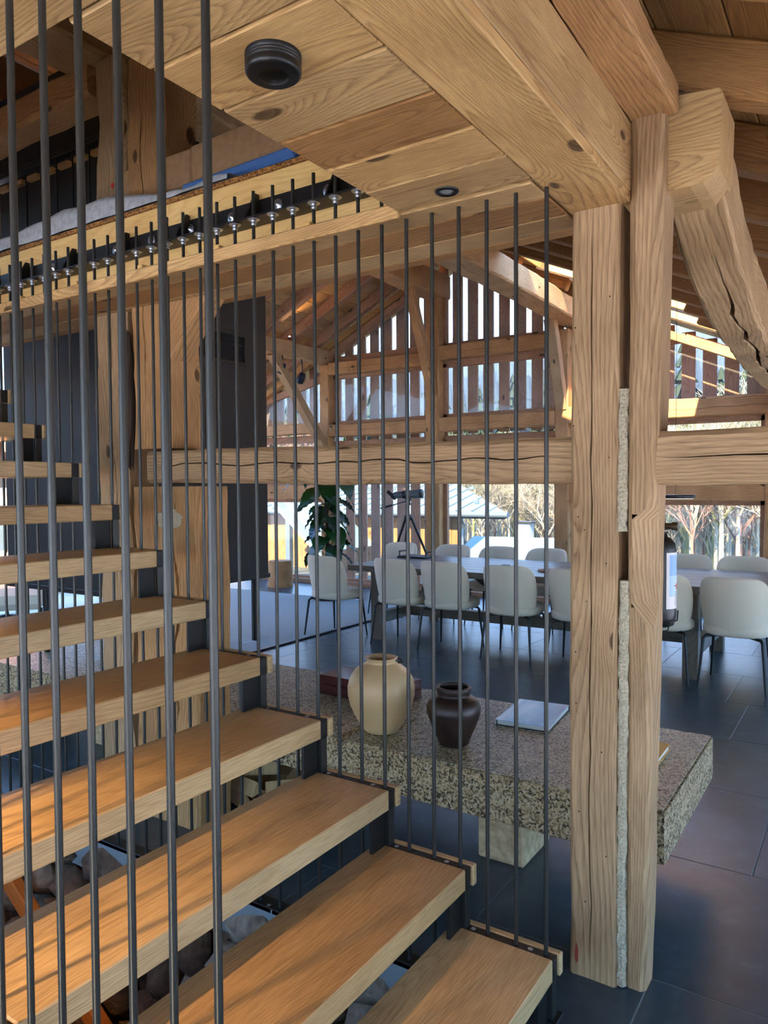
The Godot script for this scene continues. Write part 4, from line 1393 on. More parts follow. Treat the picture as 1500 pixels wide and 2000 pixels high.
	put("tray_base", bxm(Vector3(0.5, 0.012, 0.44), 0, 0.003), rust, tr, Vector3(0, 0.006, 0))
	put("tray_rim", bxm(Vector3(0.5, 0.05, 0.012), 0, 0.003), rust, tr, Vector3(0, 0.037, 0.214))
	put("tray_rim", bxm(Vector3(0.012, 0.05, 0.41), 2, 0.003), rust, tr, Vector3(0.244, 0.037, 0))
	for k in 16:
		var lg := PackedVector2Array([Vector2(-0.03, -0.025), Vector2(0.035, -0.02), Vector2(0.01, 0.035)])
		var f := prism(lg, -0.11, 0.11, Vector2(0, 1))
		var w := put("firewood", f, M.kindling, null, Vector3(-2.60 + 0.07 * (k % 7), 0.045 + 0.055 * (k / 7), -2.60 - 0.09 * ((k * 3) % 4)))
		w.rotation = Vector3(rng.randf_range(-0.12, 0.12), rng.randf_range(0.2, 2.6), rng.randf_range(-0.3, 0.3))
		tag(w, "split piece of pale firewood in the heap beneath the granite slab", "firewood", "firewood heap under the granite slab")


# ---------------------------------------------------------------- dining table and chairs
func spow(x: float, e: float) -> float:
	return signf(x) * pow(absf(x), e)


func make_chair() -> Node3D:
	var c := thing("dining_chair", "", "chair", Vector3.ZERO, "")
	# seat cushion
	var P := []
	var U := []
	for i in 13:
		var la := -PI / 2 + PI * i / 12.0
		var row := PackedVector3Array()
		var ur := PackedVector2Array()
		for j in 33:
			var an := -TAU * (j % 32) / 32.0
			var cr := maxf(cos(la), 0.0)
			row.append(Vector3(0.245 * spow(cos(an), 0.75) * pow(cr, 0.45), 0.445 + 0.055 * spow(sin(la), 0.6), 0.25 * spow(sin(an), 0.75) * pow(cr, 0.45) - 0.03))
			ur.append(Vector2(j, i))
		P.append(row)
		U.append(ur)
	var mb := MB.new()
	mb.grid(P, U, true)
	put("seat", mb.mesh(), M.fabric, c)
	# curved shell back
	P = []
	U = []
	var NS := 37
	for i in NS:
		var s := -1.0 + 2.0 * i / (NS - 1)
		var as_ := absf(s)
		var e := pow(maxf(1.0 - pow(as_, 5.0), 0.0), 0.5)
		var top := 0.50 + 0.355 * pow(maxf(1.0 - pow(as_, 7.0), 0.0), 0.5)
		var bot := 0.405 + 0.045 * pow(as_, 2.0)
		var mid := lerpf(0.49, (top + bot) * 0.5, e)
		var hh := maxf((top - bot) * 0.5 * e, 0.004)
		var th := 0.058 * maxf(e, 0.05) * 0.5
		var phi := s * deg_to_rad(76.0)
		var row := PackedVector3Array()
		var ur := PackedVector2Array()
		for j in 25:
			var a := TAU * (j % 24) / 24.0
			var y := mid + hh * spow(sin(a), 0.5)
			var f := clampf((y - 0.40) / 0.45, 0.0, 1.0)
			var rr := lerpf(0.74, 1.0, pow(f, 0.8)) + th / 0.26 * spow(cos(a), 0.7)
			row.append(Vector3(sin(phi) * 0.276 * rr, y, cos(phi) * 0.245 * rr + 0.025 * f * cos(phi)))
			ur.append(Vector2(j, i))
		row.reverse()
		P.append(row)
		U.append(ur)
	mb = MB.new()
	mb.grid(P, U, true)
	put("backrest", mb.mesh(), M.fabric, c)
	mb = MB.new()
	mb.path([Vector3(0, 0.43, 0.232), Vector3(0, 0.55, 0.262), Vector3(0, 0.7, 0.29), Vector3(0, 0.83, 0.302)], [0.0013, 0.0013, 0.0013, 0.0013], 6)
	put("seam", mb.mesh(), M.fabric, c)
	for sx in [-1.0, 1.0]:
		for sz in [-1.0, 1.0]:
			mb = MB.new()
			mb.path([Vector3(sx * 0.06, 0.398, sz * 0.05), Vector3(sx * 0.19, 0.395, sz * 0.17), Vector3(sx * 0.205, 0.375, sz * 0.185), Vector3(sx * 0.235, 0.0, sz * 0.225)], [0.012, 0.013, 0.013, 0.008], 8)
			put("leg", mb.mesh(), M.black, c)
	return c


func build_dining() -> void:
	var t := thing("dining_table", "very long dark oak dining table with trestle legs", "table", Vector3(-2.3, 0, -6.87))
	var o := t.position
	for k in 6:
		var z1 := -6.19 - 0.2275 * k
		slab("table_plank", Vector3(-4.52, 0.685, z1 - 0.226), Vector3(-0.15, 0.745, z1), M.walnut, t, 0, 0.004)
	for x in [-4.19, -1.19]:
		for z in [-6.27, -7.46]:
			put("leg", timber(Vector3(x, 0, z), Vector3(x, 0.684, z), 0.12, 0.10, {"ch": 0.005}), M.walnut, t, Vector3(x, 0, z) - o)
		slab("foot_rail", Vector3(x - 0.045, 0.16, -7.40), Vector3(x + 0.045, 0.27, -6.33), M.walnut, t, 2, 0.004)
		slab("top_rail", Vector3(x - 0.045, 0.58, -7.40), Vector3(x + 0.045, 0.684, -6.33), M.walnut, t, 2, 0.004)
	slab("stretcher", Vector3(-4.14, 0.165, -6.92), Vector3(-1.24, 0.265, -6.82), M.walnut, t, 0, 0.004)
	for sg in [[-3.4, -2.72], [-1.95, -2.62]]:
		put("strut", timber(Vector3(sg[0], 0.66, -6.87), Vector3(sg[1], 0.25, -6.87), 0.09, 0.09, {"ch": 0.004}), M.walnut, t, Vector3(sg[0], 0.66, -6.87) - o)
	var c0 := make_chair()
	var near := [[-4.60, "cream upholstered dining chair at the left end of the table's near side"], [-3.86, "second cream dining chair from the left, near side of the table"], [-3.33, "third cream dining chair from the left, near side of the table"], [-2.68, "fourth cream dining chair from the left, near side of the table"], [-2.07, "cream dining chair half hidden by the left edge of the double post"], [-1.40, "cream dining chair seen just past the fire extinguisher, near side of the table"], [-0.85, "cream dining chair alone right of the extinguisher, seen fully from behind"]]
	var first := true
	for q in near:
		var at := Vector3(q[0], 0, -6.22)
		var tn := rng.randf_range(-0.10, 0.04)
		if first:
			first = false
			c0.position = at + Vector3(-0.05, 0, 0.06)
			c0.rotation.y = -0.12
			tag(c0, q[1], "chair", "cream dining chairs around the table")
		else:
			dup(c0, "dining_chair", q[1], at, tn, "cream dining chairs around the table")
	var far := [[-4.86, "cream dining chair on the far side, in front of the tripod"], [-4.14, "far-side cream dining chair below the centre gable post"], [-3.55, "far-side cream dining chair before the left part of the large window"], [-2.98, "far-side cream dining chair before the right part of the large window"], [-2.25, "far-side cream dining chair hidden behind the double post"], [-1.53, "far-side cream dining chair just right of the fire extinguisher"], [-1.00, "far-side cream dining chair at the right edge of the picture"]]
	for q in far:
		dup(c0, "dining_chair", q[1], Vector3(q[0], 0, -7.62), PI + rng.randf_range(-0.06, 0.06), "cream dining chairs around the table")
	var tr := thing("serving_tray", "black tray with raised handles on the far left of the table", "tray", Vector3(-4.30, 0.746, -7.22))
	put("tray_base", bxm(Vector3(0.36, 0.02, 0.26), 0, 0.004), M.black, tr, Vector3(0, 0.01, 0))
	for sx in [-1.0, 1.0]:
		var mb := MB.new()
		mb.path([Vector3(sx * 0.17, 0.02, -0.09), Vector3(sx * 0.175, 0.07, -0.085), Vector3(sx * 0.175, 0.07, 0.085), Vector3(sx * 0.17, 0.02, 0.09)], [0.008, 0.009, 0.009, 0.008], 8)
		put("handle", mb.mesh(), M.black, tr)
	var cd := thing("candle_cup", "small dark candle cup standing on the middle of the table", "candle holder", Vector3(-2.98, 0.746, -6.70))
	var mc := MB.new()
	mc.lathe(Vector3.ZERO, [Vector2(0, 0), Vector2(0.035, 0), Vector2(0.038, 0.03), Vector2(0.032, 0.03), Vector2(0.030, 0.012), Vector2(0, 0.012)], 24)
	put("cup", mc.mesh(), M.steel_dark, cd)
	mc = MB.new()
	mc.lathe(Vector3.ZERO, [Vector2(0, 0.012), Vector2(0.026, 0.012), Vector2(0.026, 0.036), Vector2(0, 0.036)], 20)
	put("candle", mc.mesh(), M.paper, cd)
	var pl := thing("board", "small round wooden board lying on the table", "board", Vector3(-2.52, 0.746, -6.62))
	mc = MB.new()
	mc.lathe(Vector3.ZERO, [Vector2(0, 0), Vector2(0.09, 0), Vector2(0.095, 0.008), Vector2(0.09, 0.016), Vector2(0, 0.016)], 32)
	put("disc", mc.mesh(), M.dark, pl)


# ---------------------------------------------------------------- other things in the room
func leaf_mesh(L: float, W: float, droop: float) -> ArrayMesh:
	var mb := MB.new()
	var P := []
	var U := []
	for i in 11:
		var v := i / 10.0
		var wd := W * pow(sin(PI * pow(v * 0.94 + 0.06, 0.62)), 0.8)
		var row := PackedVector3Array()
		var ur := PackedVector2Array()
		for j in 7:
			var u := -1.0 + j / 3.0
			var back := -0.10 * L * absf(u) * (1.0 - v) * 1.2
			row.append(Vector3(u * wd * 0.5, 0.10 * wd * absf(u) + 0.012 * sin(v * 30.0) * absf(u) - droop * L * v * v, L * v + back))
			ur.append(Vector2(u, v))
		row.reverse()
		P.append(row)
		U.append(ur)
	mb.grid(P, U)
	var Q := []
	for r in P:
		var rr := PackedVector3Array()
		for q in r:
			rr.append(q - Vector3(0, 0.0012, 0))
		rr.reverse()
		Q.append(rr)
	mb.grid(Q, U)
	return mb.mesh()


func build_props() -> void:
	# rug
	var rg := thing("rug", "large grey blue rug with dark bound edge beside the dining table", "rug", Vector3(-6.5, 0.0005, -6.3))
	slab("pile", Vector3(-8.3, 0.0005, -8.2), Vector3(-4.82, 0.014, -4.2), M.rug, rg, 0, 0.004)
	for e in [[-4.82, -4.795, -8.2, -4.2]]:
		slab("binding", Vector3(e[0], 0.0005, e[2]), Vector3(e[1], 0.017, e[3]), M.steel_dark, rg, 2, 0.004)
	var fr := MB.new()
	for k in 100:
		var z := -8.18 + k * 0.04
		fr.tube(Vector3(1.70, 0.006, z + 6.3), Vector3(1.735 + 0.01 * nz.get_noise_1d(k * 3.0), 0.003, z + 6.3 + 0.01), 0.004, 0.003, 4, false)
	put("fringe", fr.mesh(), M.bark_dark, rg).set_meta("kind", "stuff")
	# stump
	var sp := thing("stump", "weathered tree stump used as a side table below the hood's right edge", "stump", Vector3(-7.72, 0, -8.80))
	var P := []
	var U := []
	for i in 9:
		var y := 0.41 * i / 8.0
		var row := PackedVector3Array()
		var ur := PackedVector2Array()
		for j in 29:
			var a := -TAU * (j % 28) / 28.0
			var r := 0.17 * (1.0 + 0.16 * nz.get_noise_3d(cos(a) * 1.5, sin(a) * 1.5, y * 2.0)) * (1.12 - 0.25 * y)
			row.append(Vector3(cos(a) * r, y, sin(a) * r))
			ur.append(Vector2(j / 14.0, y / 1.2))
		P.append(row)
		U.append(ur)
	var mb := MB.new()
	mb.grid(P, U, true)
	for j in 28:
		mb.tri(Vector3(0, 0.41, 0), P[8][j], P[8][j + 1], Vector2(0.5, 0.5), Vector2(P[8][j].x, P[8][j].z), Vector2(P[8][j + 1].x, P[8][j + 1].z))
	put("wood", mb.mesh(), M.pine_brown, sp)
	# plant
	var pt := thing("potted_plant", "tall climbing pot plant with big glossy heart leaves by the gable", "plant", Vector3(-6.22, 0, -8.05))
	mb = MB.new()
	mb.lathe(Vector3.ZERO, [Vector2(0, 0), Vector2(0.17, 0), Vector2(0.20, 0.05), Vector2(0.215, 0.42), Vector2(0.20, 0.44), Vector2(0.19, 0.40), Vector2(0.0, 0.39)], 32)
	put("pot", mb.mesh(), M.pot, pt)
	mb = MB.new()
	mb.lathe(Vector3.ZERO, [Vector2(0.19, 0.392), Vector2(0.1, 0.405), Vector2(0.0, 0.41)], 20)
	put("soil", mb.mesh(), M.soil, pt)
	mb = MB.new()
	mb.path([Vector3(0, 0.38, 0), Vector3(0.02, 0.9, 0.01), Vector3(-0.01, 1.4, 0), Vector3(0.01, 1.95, 0.0)], [0.028, 0.026, 0.024, 0.02], 10)
	put("moss_pole", mb.mesh(), M.bark_dark, pt)
	var lm := [leaf_mesh(0.30, 0.26, 0.25), leaf_mesh(0.27, 0.23, 0.38), leaf_mesh(0.34, 0.29, 0.30)]
	for k in 44:
		var f := float(k) / 44.0
		var y := 0.52 + 1.50 * f
		var a := k * 2.4 + rng.randf_range(-0.3, 0.3)
		var reach := rng.randf_range(0.06, 0.20) + (0.20 if k > 30 else 0.0)
		var dir := Vector3(sin(a), 0.0, cos(a))
		var tip := Vector3(0, y, 0) + dir * reach + Vector3(0, 0.08, 0)
		mb = MB.new()
		mb.path([Vector3(0, y - 0.05, 0), Vector3(0, y, 0) + dir * reach * 0.5 + Vector3(0, 0.07, 0), tip], [0.006, 0.005, 0.004], 5)
		put("stem", mb.mesh(), M.stem, pt)
		var l := put("leaf", lm[k % 3], M.leaf if k % 3 != 1 else M.leaf2, pt, tip)
		l.rotation = Vector3(rng.randf_range(0.2, 0.85), a, rng.randf_range(-0.3, 0.3))
	# tripod and scope
	var tp := thing("tripod", "black camera tripod standing before the centre gable post", "tripod", Vector3(-5.19, 0, -8.50))
	mb = MB.new()
	mb.tube(Vector3(0, 0.55, 0), Vector3(0, 1.335, 0), 0.014, 0.014, 12)
	put("column", mb.mesh(), M.black, tp)
	mb = MB.new()
	mb.lathe(Vector3(0, 1.10, 0), [Vector2(0, 0), Vector2(0.04, 0), Vector2(0.055, 0.03), Vector2(0.055, 0.06), Vector2(0.03, 0.075), Vector2(0, 0.08)], 18)
	put("collar", mb.mesh(), M.black, tp)
	for k in 3:
		var a := 0.35 + TAU * k / 3.0
		var d := Vector3(sin(a), 0, cos(a))
		mb = MB.new()
		mb.path([d * 0.045 + Vector3(0, 1.13, 0), d * 0.25 + Vector3(0, 0.66, 0), d * 0.26 + Vector3(0, 0.65, 0), d * 0.50 + Vector3(0, 0.0, 0)], [0.017, 0.017, 0.011, 0.009], 8)
		put("leg", mb.mesh(), M.black, tp)
	mb = MB.new()
	mb.lathe(Vector3(0, 1.30, 0), [Vector2(0, 0), Vector2(0.035, 0), Vector2(0.03, 0.05), Vector2(0.04, 0.07), Vector2(0.04, 0.09), Vector2(0, 0.095)], 18)
	mb.tube(Vector3(0, 1.36, 0), Vector3(-0.36, 1.26, 0.1), 0.007, 0.007, 6)
	mb.tube(Vector3(-0.22, 1.30, 0.06), Vector3(-0.37, 1.257, 0.103), 0.014, 0.014, 8)
	put("pan_head", mb.mesh(), M.black, tp)
	var sc := thing("spotting_scope", "grey spotting scope with angled eyepiece on the tripod", "scope", Vector3(-5.19, 1.40, -8.50), "", 0.15)
	var rz := Basis(Vector3(0, 0, 1), -PI / 2 + 0.05)
	mb = MB.new()
	mb.lathe(Vector3(-0.20, 0.035, 0), [Vector2(0, 0), Vector2(0.04, 0), Vector2(0.045, 0.02), Vector2(0.045, 0.14), Vector2(0.052, 0.16), Vector2(0.055, 0.22), Vector2(0.058, 0.38), Vector2(0, 0.38)], 24, rz)
	put("tube", mb.mesh(), M.scope, sc)
	mb = MB.new()
	mb.lathe(Vector3(0.18, 0.054, 0), [Vector2(0, 0), Vector2(0.060, 0), Vector2(0.060, 0.025), Vector2(0.0, 0.025)], 24, rz)
	put("lens_hood", mb.mesh(), M.black, sc)
	mb = MB.new()
	mb.lathe(Vector3(-0.07, 0.04, 0), [Vector2(0.05, 0), Vector2(0.053, 0.0), Vector2(0.053, 0.06), Vector2(0.05, 0.06)], 24, rz)
	mb.tube(Vector3(0, -0.004, 0), Vector3(0, -0.02, 0), 0.03, 0.035, 12)
	put("grip_ring", mb.mesh(), M.black, sc)
	mb = MB.new()
	mb.tube(Vector3(-0.18, 0.01, 0), Vector3(-0.235, 0.03, 0), 0.045, 0.035, 14)
	mb.tube(Vector3(-0.225, 0.025, 0), Vector3(-0.30, 0.085, 0), 0.024, 0.026, 14)
	put("eyepiece", mb.mesh(), M.black, sc)
	# fire extinguisher behind the double post
	var ex := thing("fire_extinguisher", "black fire extinguisher with picture label mounted on the double post", "fire extinguisher", Vector3(-0.567, 1.083, -2.478))
	mb = MB.new()
	mb.lathe(Vector3.ZERO, [Vector2(0, 0.012), Vector2(0.030, 0.0), Vector2(0.043, 0.006), Vector2(0.0495, 0.03), Vector2(0.051, 0.052), Vector2(0.0505, 0.055), Vector2(0.050, 0.06), Vector2(0.050, 0.245), Vector2(0.046, 0.268), Vector2(0.034, 0.283), Vector2(0.023, 0.288), Vector2(0.021, 0.302), Vector2(0, 0.302)], 40)
	put("cylinder", mb.mesh(), M.black, ex)
	mb = MB.new()
	mb.lathe(Vector3(0, 0.30, 0), [Vector2(0, 0), Vector2(0.025, 0), Vector2(0.025, 0.012), Vector2(0.019, 0.016), Vector2(0, 0.016)], 24)
	mb.tube(Vector3(-0.03, 0.323, 0), Vector3(0.045, 0.323, 0.008), 0.010, 0.010, 14)
	mb.tube(Vector3(0.038, 0.323, 0.007), Vector3(0.058, 0.323, 0.009), 0.0135, 0.0135, 8)
	put("valve", mb.mesh(), M.brass, ex)
	var lv := PackedVector2Array([Vector2(-0.012, 0.0), Vector2(0.012, 0.0), Vector2(0.010, 0.02), Vector2(0.002, 0.052), Vector2(-0.03, 0.056), Vector2(-0.036, 0.048), Vector2(-0.012, 0.042), Vector2(-0.016, 0.015)])
	put("lever", prism(lv, -0.008, 0.008), M.brass, ex, Vector3(0.005, 0.33, 0))
	mb = MB.new()
	mb.path([Vector3(-0.02, 0.345, 0.004), Vector3(-0.034, 0.352, 0.006), Vector3(-0.046, 0.345, 0.006), Vector3(-0.05, 0.33, 0.004)], [0.0025, 0.0025, 0.0025, 0.0025], 6)
	put("safety_pin", mb.mesh(), M.steel_dark, ex)
	var im := Image.create(96, 192, false, Image.FORMAT_RGB8)
	im.fill(Color(0.80, 0.78, 0.76))
	for y in range(8, 150):
		for x in range(12, 92):
			var g := clampf(float(x) / 60.0, 0.0, 1.0)
			im.set_pixel(x, y, Color(0.36, 0.55, 0.78).lerp(Color(0.82, 0.85, 0.88), g * 0.6 + (0.3 if y > 78 else 0.0)))
	for k in 60:
		var yy := 12 + k
		var xx := 44 + int(14.0 * sin(k * 0.035))
		im.fill_rect(Rect2i(xx, yy, 4 if k > 20 and k < 40 else 2, 1), Color(0.10, 0.10, 0.12))
	im.fill_rect(Rect2i(50, 72, 12, 3), Color(0.15, 0.13, 0.13))
	im.fill_rect(Rect2i(47, 106, 34, 20), Color(0.83, 0.12, 0.10))
	im.fill_rect(Rect2i(60, 112, 6, 2), Color(0.9, 0.9, 0.9))
	im.fill_rect(Rect2i(34, 112, 14, 3), Color(0.15, 0.14, 0.15))
	for k in 8:
		im.fill_rect(Rect2i(38, 134 + k * 6, 40 - (k * 7) % 13, 2), Color(0.45, 0.46, 0.46))
	var lbm := flat("label_print", Color.WHITE, 0.45)
	lbm.albedo_texture = ImageTexture.create_from_image(im)
	mb = MB.new()
	var LP := []
	var LU := []
	for i in 2:
		var row := PackedVector3Array()
		var ur := PackedVector2Array()
		for j in 17:
			var a := lerpf(0.95, -0.75, j / 16.0)
			row.append(Vector3(0.0506 * cos(a), 0.062 + 0.178 * i, 0.0506 * sin(a)))
			ur.append(Vector2(j / 16.0, 1.0 - i))
		LP.append(row)
		LU.append(ur)
	mb.grid(LP, LU)
	put("label", mb.mesh(), lbm, ex)
	mb = MB.new()
	mb.path([Vector3(-0.03, -0.002, 0.055), Vector3(0.02, -0.008, 0.05), Vector3(0.035, -0.004, 0.042), Vector3(0.04, 0.022, 0.04), Vector3(0.056, 0.026, 0.01), Vector3(0.056, 0.055, 0.0)], [0.0022, 0.0022, 0.0022, 0.0022, 0.0022, 0.0022], 6)
	mb.path([Vector3(-0.05, 0.0, 0.055), Vector3(-0.05, -0.006, 0.0), Vector3(0.0, -0.006, -0.035), Vector3(0.05, 0.02, -0.02), Vector3(0.056, 0.05, 0.0)], [0.0022, 0.0022, 0.0022, 0.0022, 0.0022], 6)
	put("wire_bracket", mb.mesh(), M.steel_dark, ex)
	# armchair seen under the stairs, far left
	var ar := thing("armchair", "white rounded armchair at far left, seen between the stair treads", "armchair", Vector3(-8.4, 0, -4.9), "", 0.9)
	put("seat", bxm(Vector3(0.72, 0.26, 0.7), 0, 0.08), M.fabric, ar, Vector3(0, 0.29, 0.02))
	put("backrest", bxm(Vector3(0.82, 0.5, 0.2), 0, 0.09), M.fabric, ar, Vector3(0, 0.55, -0.36))
	for sx in [-1.0, 1.0]:
		put("armrest", bxm(Vector3(0.16, 0.36, 0.74), 0, 0.07), M.fabric, ar, Vector3(sx * 0.42, 0.44, 0))
	for sx in [-1.0, 1.0]:
		for sz in [-1.0, 1.0]:
			mb = MB.new()
			mb.tube(Vector3(sx * 0.3, 0.0, sz * 0.28), Vector3(sx * 0.3, 0.18, sz * 0.28), 0.015, 0.02, 8)
			put("leg", mb.mesh(), M.black, ar)


# ---------------------------------------------------------------- lamps and fittings
func lamp_light(parent: Node3D, at: Vector3, towards: Vector3, e: float, col: Color, ang := 60.0, size := 0.04) -> void:
	var l := SpotLight3D.new()
	l.name = "lamp_light"
	parent.add_child(l, true)
	l.position = at - parent.position
	l.light_energy = e
	l.light_color = col
	l.spot_angle = ang
	l.spot_angle_attenuation = 1.0
	l.spot_range = 20.0
	l.spot_attenuation = 2.0
	l.light_size = size
	l.shadow_enabled = true
	l.look_at_from_position(at, towards, Vector3.UP if absf((towards - at).normalized().y) < 0.95 else Vector3.RIGHT)


func glow(called: String, c: Color, e: float) -> StandardMaterial3D:
	var m := flat(called, Color(0.9, 0.88, 0.84), 0.5)
	m.emission_enabled = true
	m.emission = c
	m.emission_energy_multiplier = e
	return m


func downlight(label: String, at: Vector3, lit: float, group := "") -> void:
	var d := thing("ceiling_spotlight", label, "spotlight", at, group)
	var mb := MB.new()
	mb.lathe(Vector3.ZERO, [Vector2(0.021, -0.001), Vector2(0.024, -0.007), Vector2(0.031, -0.006), Vector2(0.034, -0.001)].map(func(q): return q), 28)
	mb.lathe(Vector3.ZERO, [Vector2(0.034, -0.0005), Vector2(0.0335, -0.005), Vector2(0.028, -0.0075), Vector2(0.022, -0.006), Vector2(0.020, -0.001)], 28)
	put("ring", mb.mesh(), M.black, d)
	mb = MB.new()
	mb.lathe(Vector3.ZERO, [Vector2(0.0, -0.0022), Vector2(0.021, -0.0012), Vector2(0.021, 0.0), Vector2(0.0, 0.0)], 24)
	put("lens", mb.mesh(), glow("lamp_lens", Color(1.0, 0.80, 0.55), 1.5) if lit > 0.0 else flat("lens_glass", Color(0.60, 0.62, 0.62), 0.2), d)
	if lit > 0.0:
		lamp_light(d, at + Vector3(0, -0.012, 0), at + Vector3(0.0, -1.85, -0.92), lit, Color(1.0, 0.80, 0.56), 27.0, 0.035)


func build_lamps() -> void:
	var dt := thing("motion_detector", "round black detector on the larch plank ceiling", "detector", Vector3(-0.985, SOFFIT, -1.118))
	var mb := MB.new()
	mb.lathe(Vector3.ZERO, [Vector2(0, -0.041), Vector2(0.047, -0.041), Vector2(0.053, -0.037), Vector2(0.055, -0.032), Vector2(0.055, -0.0225), Vector2(0.0525, -0.022), Vector2(0.0525, -0.020), Vector2(0.055, -0.0195), Vector2(0.055, -0.0165), Vector2(0.0525, -0.016), Vector2(0.0525, -0.014), Vector2(0.055, -0.0135), Vector2(0.055, -0.0105), Vector2(0.0525, -0.010), Vector2(0.0525, -0.008), Vector2(0.055, -0.0075), Vector2(0.055, -0.0004)], 48)
	put("housing", mb.mesh(), M.black, dt)
	mb = MB.new()
	mb.lathe(Vector3.ZERO, [Vector2(0, -0.0465), Vector2(0.012, -0.046), Vector2(0.024, -0.044), Vector2(0.030, -0.0412)], 36)
	put("lens", mb.mesh(), flat("detector_lens", Color(0.018, 0.018, 0.019), 0.3), dt)
	downlight("recessed black ceiling spotlight near the double post", Vector3(-1.02, SOFFIT, -1.890), 0.0)
	downlight("lit ceiling spotlight above the near end of the stairs", Vector3(-1.55, SOFFIT, 0.30), STAIR_LAMP, "lit ceiling spotlights behind the stairs")
	downlight("lit ceiling spotlight above the near end of the stairs", Vector3(-2.25, SOFFIT, 0.30), STAIR_LAMP, "lit ceiling spotlights behind the stairs")
	# thin ring pendant over the table
	var pd := thing("pendant_lamp", "flat black disc pendant lamp over the dining table, right of the double post", "pendant lamp", Vector3(-1.45, 1.425, -6.90))
	mb = MB.new()
	mb.lathe(Vector3.ZERO, [Vector2(0, 0.0), Vector2(0.150, 0.0), Vector2(0.165, 0.004), Vector2(0.165, 0.028), Vector2(0.155, 0.034), Vector2(0, 0.036)], 48)
	put("shade", mb.mesh(), M.black, pd)
	mb = MB.new()
	mb.lathe(Vector3.ZERO, [Vector2(0, -0.003), Vector2(0.148, -0.003), Vector2(0.148, 0.0)], 40)
	put("diffuser", mb.mesh(), glow("pendant_diffuser", Color(1.0, 0.95, 0.88), 0.8), pd)
	mb = MB.new()
	mb.tube(Vector3(0, 0.03, 0), Vector3(0, 1.885, 0), 0.002, 0.002, 5)
	put("cable", mb.mesh(), M.black, pd)
	lamp_light(pd, Vector3(-1.45, 1.415, -6.90), Vector3(-1.45, 0.7, -6.90), 0.10, Color(1.0, 0.94, 0.86), 70.0, 0.14)
	# spotlights under the left purlin
	for k in 2:
		var sl := thing("spotlight", ["navy blue clamp spotlight nearest the left gable post", "navy blue clamp spotlight nearer the dark hood"][k], "spotlight", Vector3(-7.18, 3.25 if k == 0 else 3.34, -8.74 if k == 0 else -8.30))
		mb = MB.new()
		mb.lathe(Vector3.ZERO, [Vector2(0, -0.02), Vector2(0.04, -0.015), Vector2(0.055, 0.05), Vector2(0.06, 0.14), Vector2(0.055, 0.14), Vector2(0.045, 0.09), Vector2(0, 0.08)], 20, Basis(Vector3(0, 0, 1), 2.6))
		put("head", mb.mesh(), M.navy, sl)
		mb = MB.new()
		mb.tube(Vector3(0, 0.0, 0), Vector3(-0.02, 0.22 if k == 0 else 0.13, 0), 0.01, 0.01, 8)
		put("arm", mb.mesh(), M.navy, sl)
	var ul := thing("uplight", "tiny bright uplight on the left purlin, throwing a warm pool on the roof boards", "spotlight", Vector3(-7.10, 3.70, -8.35))
	mb = MB.new()
	mb.lathe(Vector3.ZERO, [Vector2(0, 0), Vector2(0.02, 0), Vector2(0.02, 0.03), Vector2(0.0, 0.03)], 14)
	put("housing", mb.mesh(), M.black, ul)
	mb = MB.new()
	mb.lathe(Vector3.ZERO, [Vector2(0.016, 0.030), Vector2(0.012, 0.044), Vector2(0, 0.048)], 14)
	put("bulb", mb.mesh(), glow("uplight_bulb", Color(1.0, 0.85, 0.6), 14.0), ul)
	lamp_light(ul, Vector3(-7.08, 3.76, -8.35), Vector3(-6.6, 4.1, -8.1), 0.45, Color(1.0, 0.78, 0.52), 48.0, 0.02)
	# far left room
	var fl := thing("floor_lamp", "floor lamp with glowing orange shade at the far left edge", "floor lamp", Vector3(-8.75, 0, -5.0))
	mb = MB.new()
	mb.lathe(Vector3.ZERO, [Vector2(0, 0), Vector2(0.15, 0), Vector2(0.15, 0.02), Vector2(0.015, 0.03), Vector2(0.012, 1.32), Vector2(0, 1.32)], 20)
	put("stand", mb.mesh(), M.steel_dark, fl)
	mb = MB.new()
	mb.lathe(Vector3.ZERO, [Vector2(0.24, 1.30), Vector2(0.22, 1.42), Vector2(0.15, 1.52), Vector2(0.06, 1.56), Vector2(0.055, 1.555), Vector2(0.145, 1.51), Vector2(0.21, 1.41), Vector2(0.23, 1.30)], 28)
	put("shade", mb.mesh(), glow("orange_shade", Color(1.0, 0.42, 0.05), 1.1), fl)
	mb = MB.new()
	mb.lathe(Vector3(0, 1.33, 0), [Vector2(0, 0), Vector2(0.03, 0.02), Vector2(0.04, 0.06), Vector2(0.03, 0.09), Vector2(0, 0.10)], 16)
	put("bulb", mb.mesh(), glow("lamp_bulb", Color(1.0, 0.7, 0.4), 6.0), fl)
	var om := OmniLight3D.new()
	om.name = "lamp_light"
	fl.add_child(om)
	om.position = Vector3(0, 1.38, 0)
	om.light_energy = 0.5
	om.light_color = Color(1.0, 0.62, 0.3)
	om.light_size = 0.03
	om.omni_range = 20.0
	om.omni_attenuation = 2.0
	om.shadow_enabled = true
	var gp := thing("globe_lamp", "small warm globe lamp hanging at the far left edge", "pendant lamp", Vector3(-8.6, 2.05, -5.0))
	mb = MB.new()
	mb.lathe(Vector3.ZERO, [Vector2(0, -0.09), Vector2(0.05, -0.075), Vector2(0.085, -0.03), Vector2(0.085, 0.03), Vector2(0.05, 0.075), Vector2(0, 0.09)], 24)
	put("globe", mb.mesh(), glow("warm_globe", Color(1.0, 0.66, 0.32), 1.4), gp)
	mb = MB.new()
	mb.tube(Vector3(0, 0.09, 0), Vector3(0, 1.05, 0), 0.003, 0.003, 5)
	put("cable", mb.mesh(), M.black, gp)


const STAIR_LAMP := 4.5


